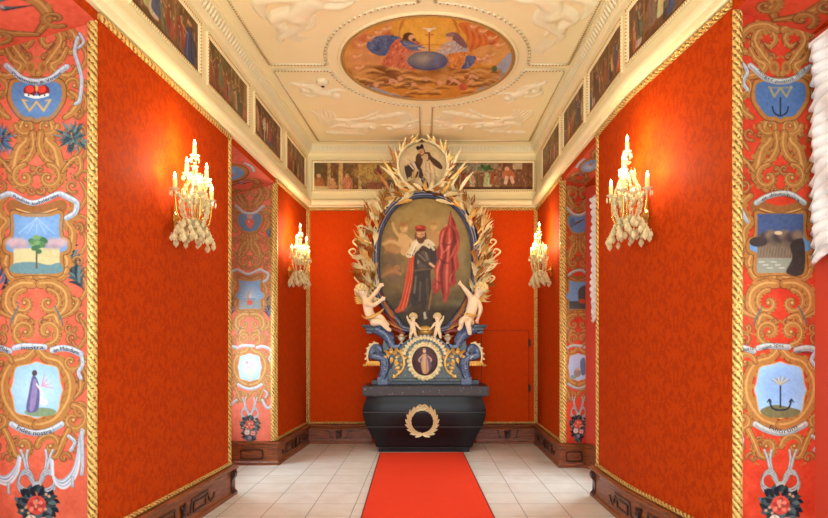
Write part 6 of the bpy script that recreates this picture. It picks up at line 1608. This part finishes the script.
# ------------------------------------------------------------------ crystal wall sconces
# local frame: x out of the wall, y along the wall towards the altar, z up; origin on the wall at the arm boss
ARMS = [(.12, -.235, .60), (.27, -.10, .60), (.27, .12, .59), (.13, .245, .575), (.15, -.09, .765), (.245, .075, .765), (.175, 0, .945)]   # x, y, flame height above sconce bottom
def sconce():
    root = empty('crystal_sconce', (0, 0, 0))
    mb = MB(); mb.lathe([(.0, 0), (.05, 0), (.055, .012), (.03, .03), (.018, .045)], (0, 0, .28), 14, 'x'); mb.box((0, -.028, .18), (.012, .028, .40)); mb.build('wall_plate', M['brass'], root, .6)
    mb = MB(); mb.tube(cr([(.0, 0, .28), (.06, 0, .26), (.12, 0, .24), (.17, 0, .27)], 5), .012, 8)
    mb.tube([(.175, 0, .14), (.175, 0, .83)], .009, 8)
    for z, r in ((.16, .022), (.27, .03), (.42, .022), (.60, .02), (.80, .03)): mb.ball((.175, 0, z), r, 10, 6)
    mb.build('stem', M['brass'], root, True)
    for i, (x, y, zf) in enumerate(ARMS):
        zc = zf-.135; mb = MB()                        # cup height
        if i < 6:
            z0 = .27 if i < 4 else .46
            mb.tube(cr([(.175, 0, z0), (.175+(x-.175)*.4, y*.4, z0-.05), (.175+(x-.175)*.85, y*.85, z0-.01), (x, y, zc-.02)], 5), .0075, 7)
            mb.build('arm', M['brass'], root, True)
        mb = MB(); mb.lathe([(.004, -.02), (.012, -.012), (.034, .0), (.04, .008), (.036, .01), (.014, .004), (.014, .02), (.002, .02)], (x, y, zc), 12)
        dr = mb.build('drip_pan', M['crystal'], root, .8)
        mb = MB()
        for k in range(7):
            a = 2*PI*k/7; c = Vector((x+.036*math.cos(a), y+.036*math.sin(a), zc-.012)); mb.lathe([(.0005, -.045), (.009, -.03), (.005, -.008), (.0005, 0)], c, 6)
        mb.build('drop_ring', M['crystal'], dr, False)
        mb = MB(); mb.lathe([(.0165, .005), (.0165, .085), (.013, .09), (.002, .09)], (x, y, zc), 12); ca = mb.build('candle', M['wax'], root, .6)
        mb = MB(); mb.lathe([(.001, .088), (.009, .094), (.0125, .108), (.009, .124), (.003, .14), (.0005, .146)], (x, y, zc), 10); mb.build('flame_bulb', M['flame'], ca, True)
        l = bpy.data.lights.new('candle_light', 'POINT'); l.energy = CAND; l.color = (1., .78, .48); l.shadow_soft_size = .02
        lo = bpy.data.objects.new('candle_light', l); link(lo, root); lo.location = (x, y, zc+.165)
    for nm, pr, z in (('crystal_bowl', [(.005, .10), (.03, .115), (.06, .15), (.066, .16), (.055, .158), (.02, .13), (.004, .12)], .10), ('crystal_dish', [(.004, .0), (.03, .01), (.05, .03), (.04, .035), (.004, .015)], .40), ('crystal_cup', [(.004, .0), (.022, .01), (.036, .025), (.03, .028), (.004, .012)], .70)):
        mb = MB(); mb.lathe(pr, (.175, 0, z), 16); mb.build(nm, M['crystal'], root, .8)
    R = random.Random(8)
    def drop(p, s, nm='crystal_drop'):
        mb = MB(); mb.lathe([(.0006, -s), (s*.26, -s*.72), (s*.30, -s*.55), (s*.14, -s*.2), (.001, -.004)], p, 6); mb.bead(Vector(p)+Vector((0, 0, .006)), .007); return mb.build(nm, M['crystal'], root, False)
    for k in range(44):                                # fringe hanging below, flat pendants
        a = 2*PI*k/44; r = .13+.03*(k % 4); drop((.165+r*.62*math.cos(a), r*1.25*math.sin(a), .25-.045*(k % 4)), .06+.015*(k % 3))
    for k in range(12):
        a = 2*PI*k/12+.2; drop((.17+.07*math.cos(a), .085*math.sin(a), .17-.03*(k % 2)), .07)
    for k in range(24):
        a = 2*PI*k/24; r = .10+.05*(k % 2); drop((.175+r*.6*math.cos(a), r*math.sin(a), .42+.03*(k % 3)), .06)
    for k in range(20):
        a = 2*PI*k/20; drop((.175+.06*math.cos(a), .07*math.sin(a), .60+.05*(k % 2)), .05)
    for k in range(10):                                # basket of bead strands round the stem
        mb = MB(); a = 2*PI*k/10; q = []
        for i in range(26):
            t = i/25; r = .035+.09*math.sin(PI*min(1, t*1.02))**.8*(1-.3*t); p = Vector((.175+r*math.cos(a), r*1.2*math.sin(a), .20+.42*t)); q.append(p); mb.ball(p, .009 if i % 3 else .014, 6, 4)
        mb.tube(q, .002, 4); mb.build('bead_strand', M['crystal'], root, False)
    for i, (x, y, zf) in enumerate(ARMS[:6]):           # swags of crystal beads from top to arms
        mb = MB(); a = Vector((.175, 0, .62 if i < 4 else .78)); b = Vector((x, y, zf-.14)); q = []
        for k in range(19):
            t = k/18; p = a.lerp(b, t)-Vector((0, 0, .12*math.sin(PI*t))); q.append(p); mb.ball(p, .0115, 6, 4)
        mb.tube(q, .002, 4); mb.build('bead_swag', M['crystal'], root, False)
    return root
sc0 = sconce()
def place_sconce(o, path, Yw, z, label):
    q = path.s_near(*( (xl(Yw), Yw) if path is LP else (np.interp(Yw, [3.66, 4.38, 4.9, 5.97, 7.42, 9.2], [2.0, 1.92, 1.853, 1.83, 1.81, 1.84]), Yw)))
    p, t, n = path.at(q); o.location = (p.x+n.x*.002, p.y+n.y*.002, z)
    o.rotation_euler = (0, 0, math.atan2(n.y, n.x)); tag(o, label, 'wall sconce', 'lit crystal wall sconces')
SC = [sc0]+[copy_tree(sc0) for _ in range(3)]
place_sconce(SC[0], LP, 4.83, 2.40, 'lit crystal sconce on the left wall between the two window niches')
place_sconce(SC[1], RP, 4.74, 2.40, 'lit crystal sconce on the right wall, the nearer one, on the bent cloth panel')
place_sconce(SC[2], LP, 8.15, 2.40, 'lit crystal sconce on the left wall near the back corner left of the altar')
place_sconce(SC[3], RP, 8.06, 2.40, 'lit crystal sconce on the right wall near the back corner right of the altar')

# ------------------------------------------------------------------ ruched white curtains
def ruched(label, x, y0, y1, z0, z1, face, dx=.0, seed=1, slope=0):
    """festoon blind hanging in the plane x (facing +-x), from y0 to y1; y1 is the edge one sees first"""
    R = random.Random(seed); root = empty('ruched_curtain', (x, (y0+y1)/2, z1), label, 'curtain')
    nu, nv = 70, 200; V = []; T = .035
    ph = [R.uniform(0, 6.28) for _ in range(6)]
    def off(u, v):
        g = abs(math.sin(PI*(v*17+.25*math.sin(u*9+ph[0])+.12*math.sin(23*u+ph[1]))))**.7
        s = .5+.5*math.cos(2*PI*u*4)                   # gathers between the cords
        return .035+.06*g*(.55+.45*s)+.012*math.sin(41*u+17*v+ph[2])
    for side in (0, 1):
        for j in range(nv):
            v = j/(nv-1)
            for i in range(nu):
                u = i/(nu-1); ys = y0+(y1-y0)*u; ed = min(1, u/.06, (1-u)/.06)
                yy = ys+(.03*math.sin(v*17*2*PI+ph[3])+.012*math.sin(v*50))*(1-ed)
                bot = z0+.07*abs(math.sin(PI*u*4))+slope*u
                z = z1+(bot-z1)*v
                d = off(u, v)*(.35+.65*ed) if side == 0 else .0
                V.append((x+face*d, yy, z))
    N = nu*nv; fs = []
    for s in (0, 1):
        for j in range(nv-1):
            for i in range(nu-1):
                a = s*N+j*nu+i; fs.append((a, a+1, a+nu+1, a+nu))
    for j in range(nv-1):
        for i in (0, nu-1): a = j*nu+i; fs.append((a, a+nu, a+nu+N, a+N))
    for i in range(nu-1):
        for j in (0, nv-1): a = j*nu+i; fs.append((a, a+1, a+1+N, a+N))
    mb = MB(); mb.add(V, fs); mb.build('gathered_cloth', M['white_cloth'], root, True)
    mb = MB(); Vh = []
    for k in range(36):                                # frilled hem
        u = k/35; yy = y0+(y1-y0)*u; bot = z0+.07*abs(math.sin(PI*u*4))+slope*u
        for z, d in ((bot+.02, .03), (bot-.05, .045+.02*math.sin(k*2.1)), (bot-.05, .02), (bot+.02, .005)): Vh.append((x+face*d, yy, z))
    mb.add(Vh, [(k*4+j, k*4+(j+1) % 4, (k+1)*4+(j+1) % 4, (k+1)*4+j) for k in range(35) for j in range(4)]+[(3, 2, 1, 0), (140, 141, 142, 143)])
    mb.build('frilled_hem', M['white_cloth'], root, True)
    mb = MB(); mb.box((min(x, x+face*.05), y0, z1-.01), (max(x, x+face*.05), y1, z1+.02)); mb.build('pelmet', M['white_cloth'], root)
ruched('ruched white festoon curtain at the far right edge, hanging in the nearer right niche', 2.50, 2.1, 3.60, 2.15, 3.50, -1, seed=1)
ruched('ruched white curtain behind the nearer right sconce, hanging in the farther right niche', 2.19, 6.2, 7.23, 1.93, 3.46, -1, seed=2)
ruched('ruched white curtain barely seen in the farther left niche, beside the left cloth panel', -2.62, 6.25, 7.46, 2.08, 3.50, 1, seed=3)
# ------------------------------------------------------------------ camera, light, colour
cam = bpy.data.cameras.new('camera'); co = bpy.data.objects.new('camera', cam); link(co)
cam.sensor_width = 36; cam.lens = F*36/828; cam.shift_x = (414-CX)/828; cam.shift_y = (CY-259)/828
cam.clip_start = .05
co.location = (0, 0, HC); co.rotation_euler = (PI/2, 0, 0); sc.camera = co
w = bpy.data.worlds.new('sky'); sc.world = w; w.use_nodes = True
bg = w.node_tree.nodes['Background']; bg.inputs[0].default_value = (.86, .93, 1., 1); bg.inputs[1].default_value = 1.3
def area(name, loc, rot, sx, sy, power, col):
    l = bpy.data.lights.new(name, 'AREA'); l.shape = 'RECTANGLE'; l.size = sx; l.size_y = sy; l.energy = power; l.color = col
    o = bpy.data.objects.new(name, l); link(o); o.location = loc; o.rotation_euler = rot; return o
DAY2 = (.62, .87, 1.)
DAY = (.72, .92, 1.)
area('daylight_window_left_near', (-3.3, 2.9, 2.0), (0, -PI/2, 0), 2.5, 1.3, 60, DAY)
area('daylight_window_left_far', (-3.0, 6.8, 2.0), (0, -PI/2, 0), 2.5, 1.1, 120, DAY2)
area('daylight_window_right_near', (3.0, 2.8, 2.0), (0, PI/2, 0), 2.5, 1.3, 130, DAY)
area('daylight_window_right_far', (2.7, 6.7, 2.0), (0, PI/2, 0), 2.5, 1.1, 330, DAY2)
area('fill_behind_camera', (0, -1.3, 2.6), (PI/2, 0, 0), 4.2, 4.0, 200, (.78, .94, 1.))  # added frontal fill light behind the camera, evens out the room
sc.view_settings.view_transform = 'Standard'; sc.view_settings.look = 'None'
sc.view_settings.gamma = 1; sc.view_settings.use_curve_mapping = False; sc.view_settings.exposure = 0.12
sc.cycles.use_denoising = True
sc.cycles.max_bounces = 8; sc.cycles.diffuse_bounces = 3; sc.cycles.transmission_bounces = 6; sc.cycles.caustics_reflective = False; sc.cycles.caustics_refractive = False
sc.cycles.sample_clamp_indirect = 6
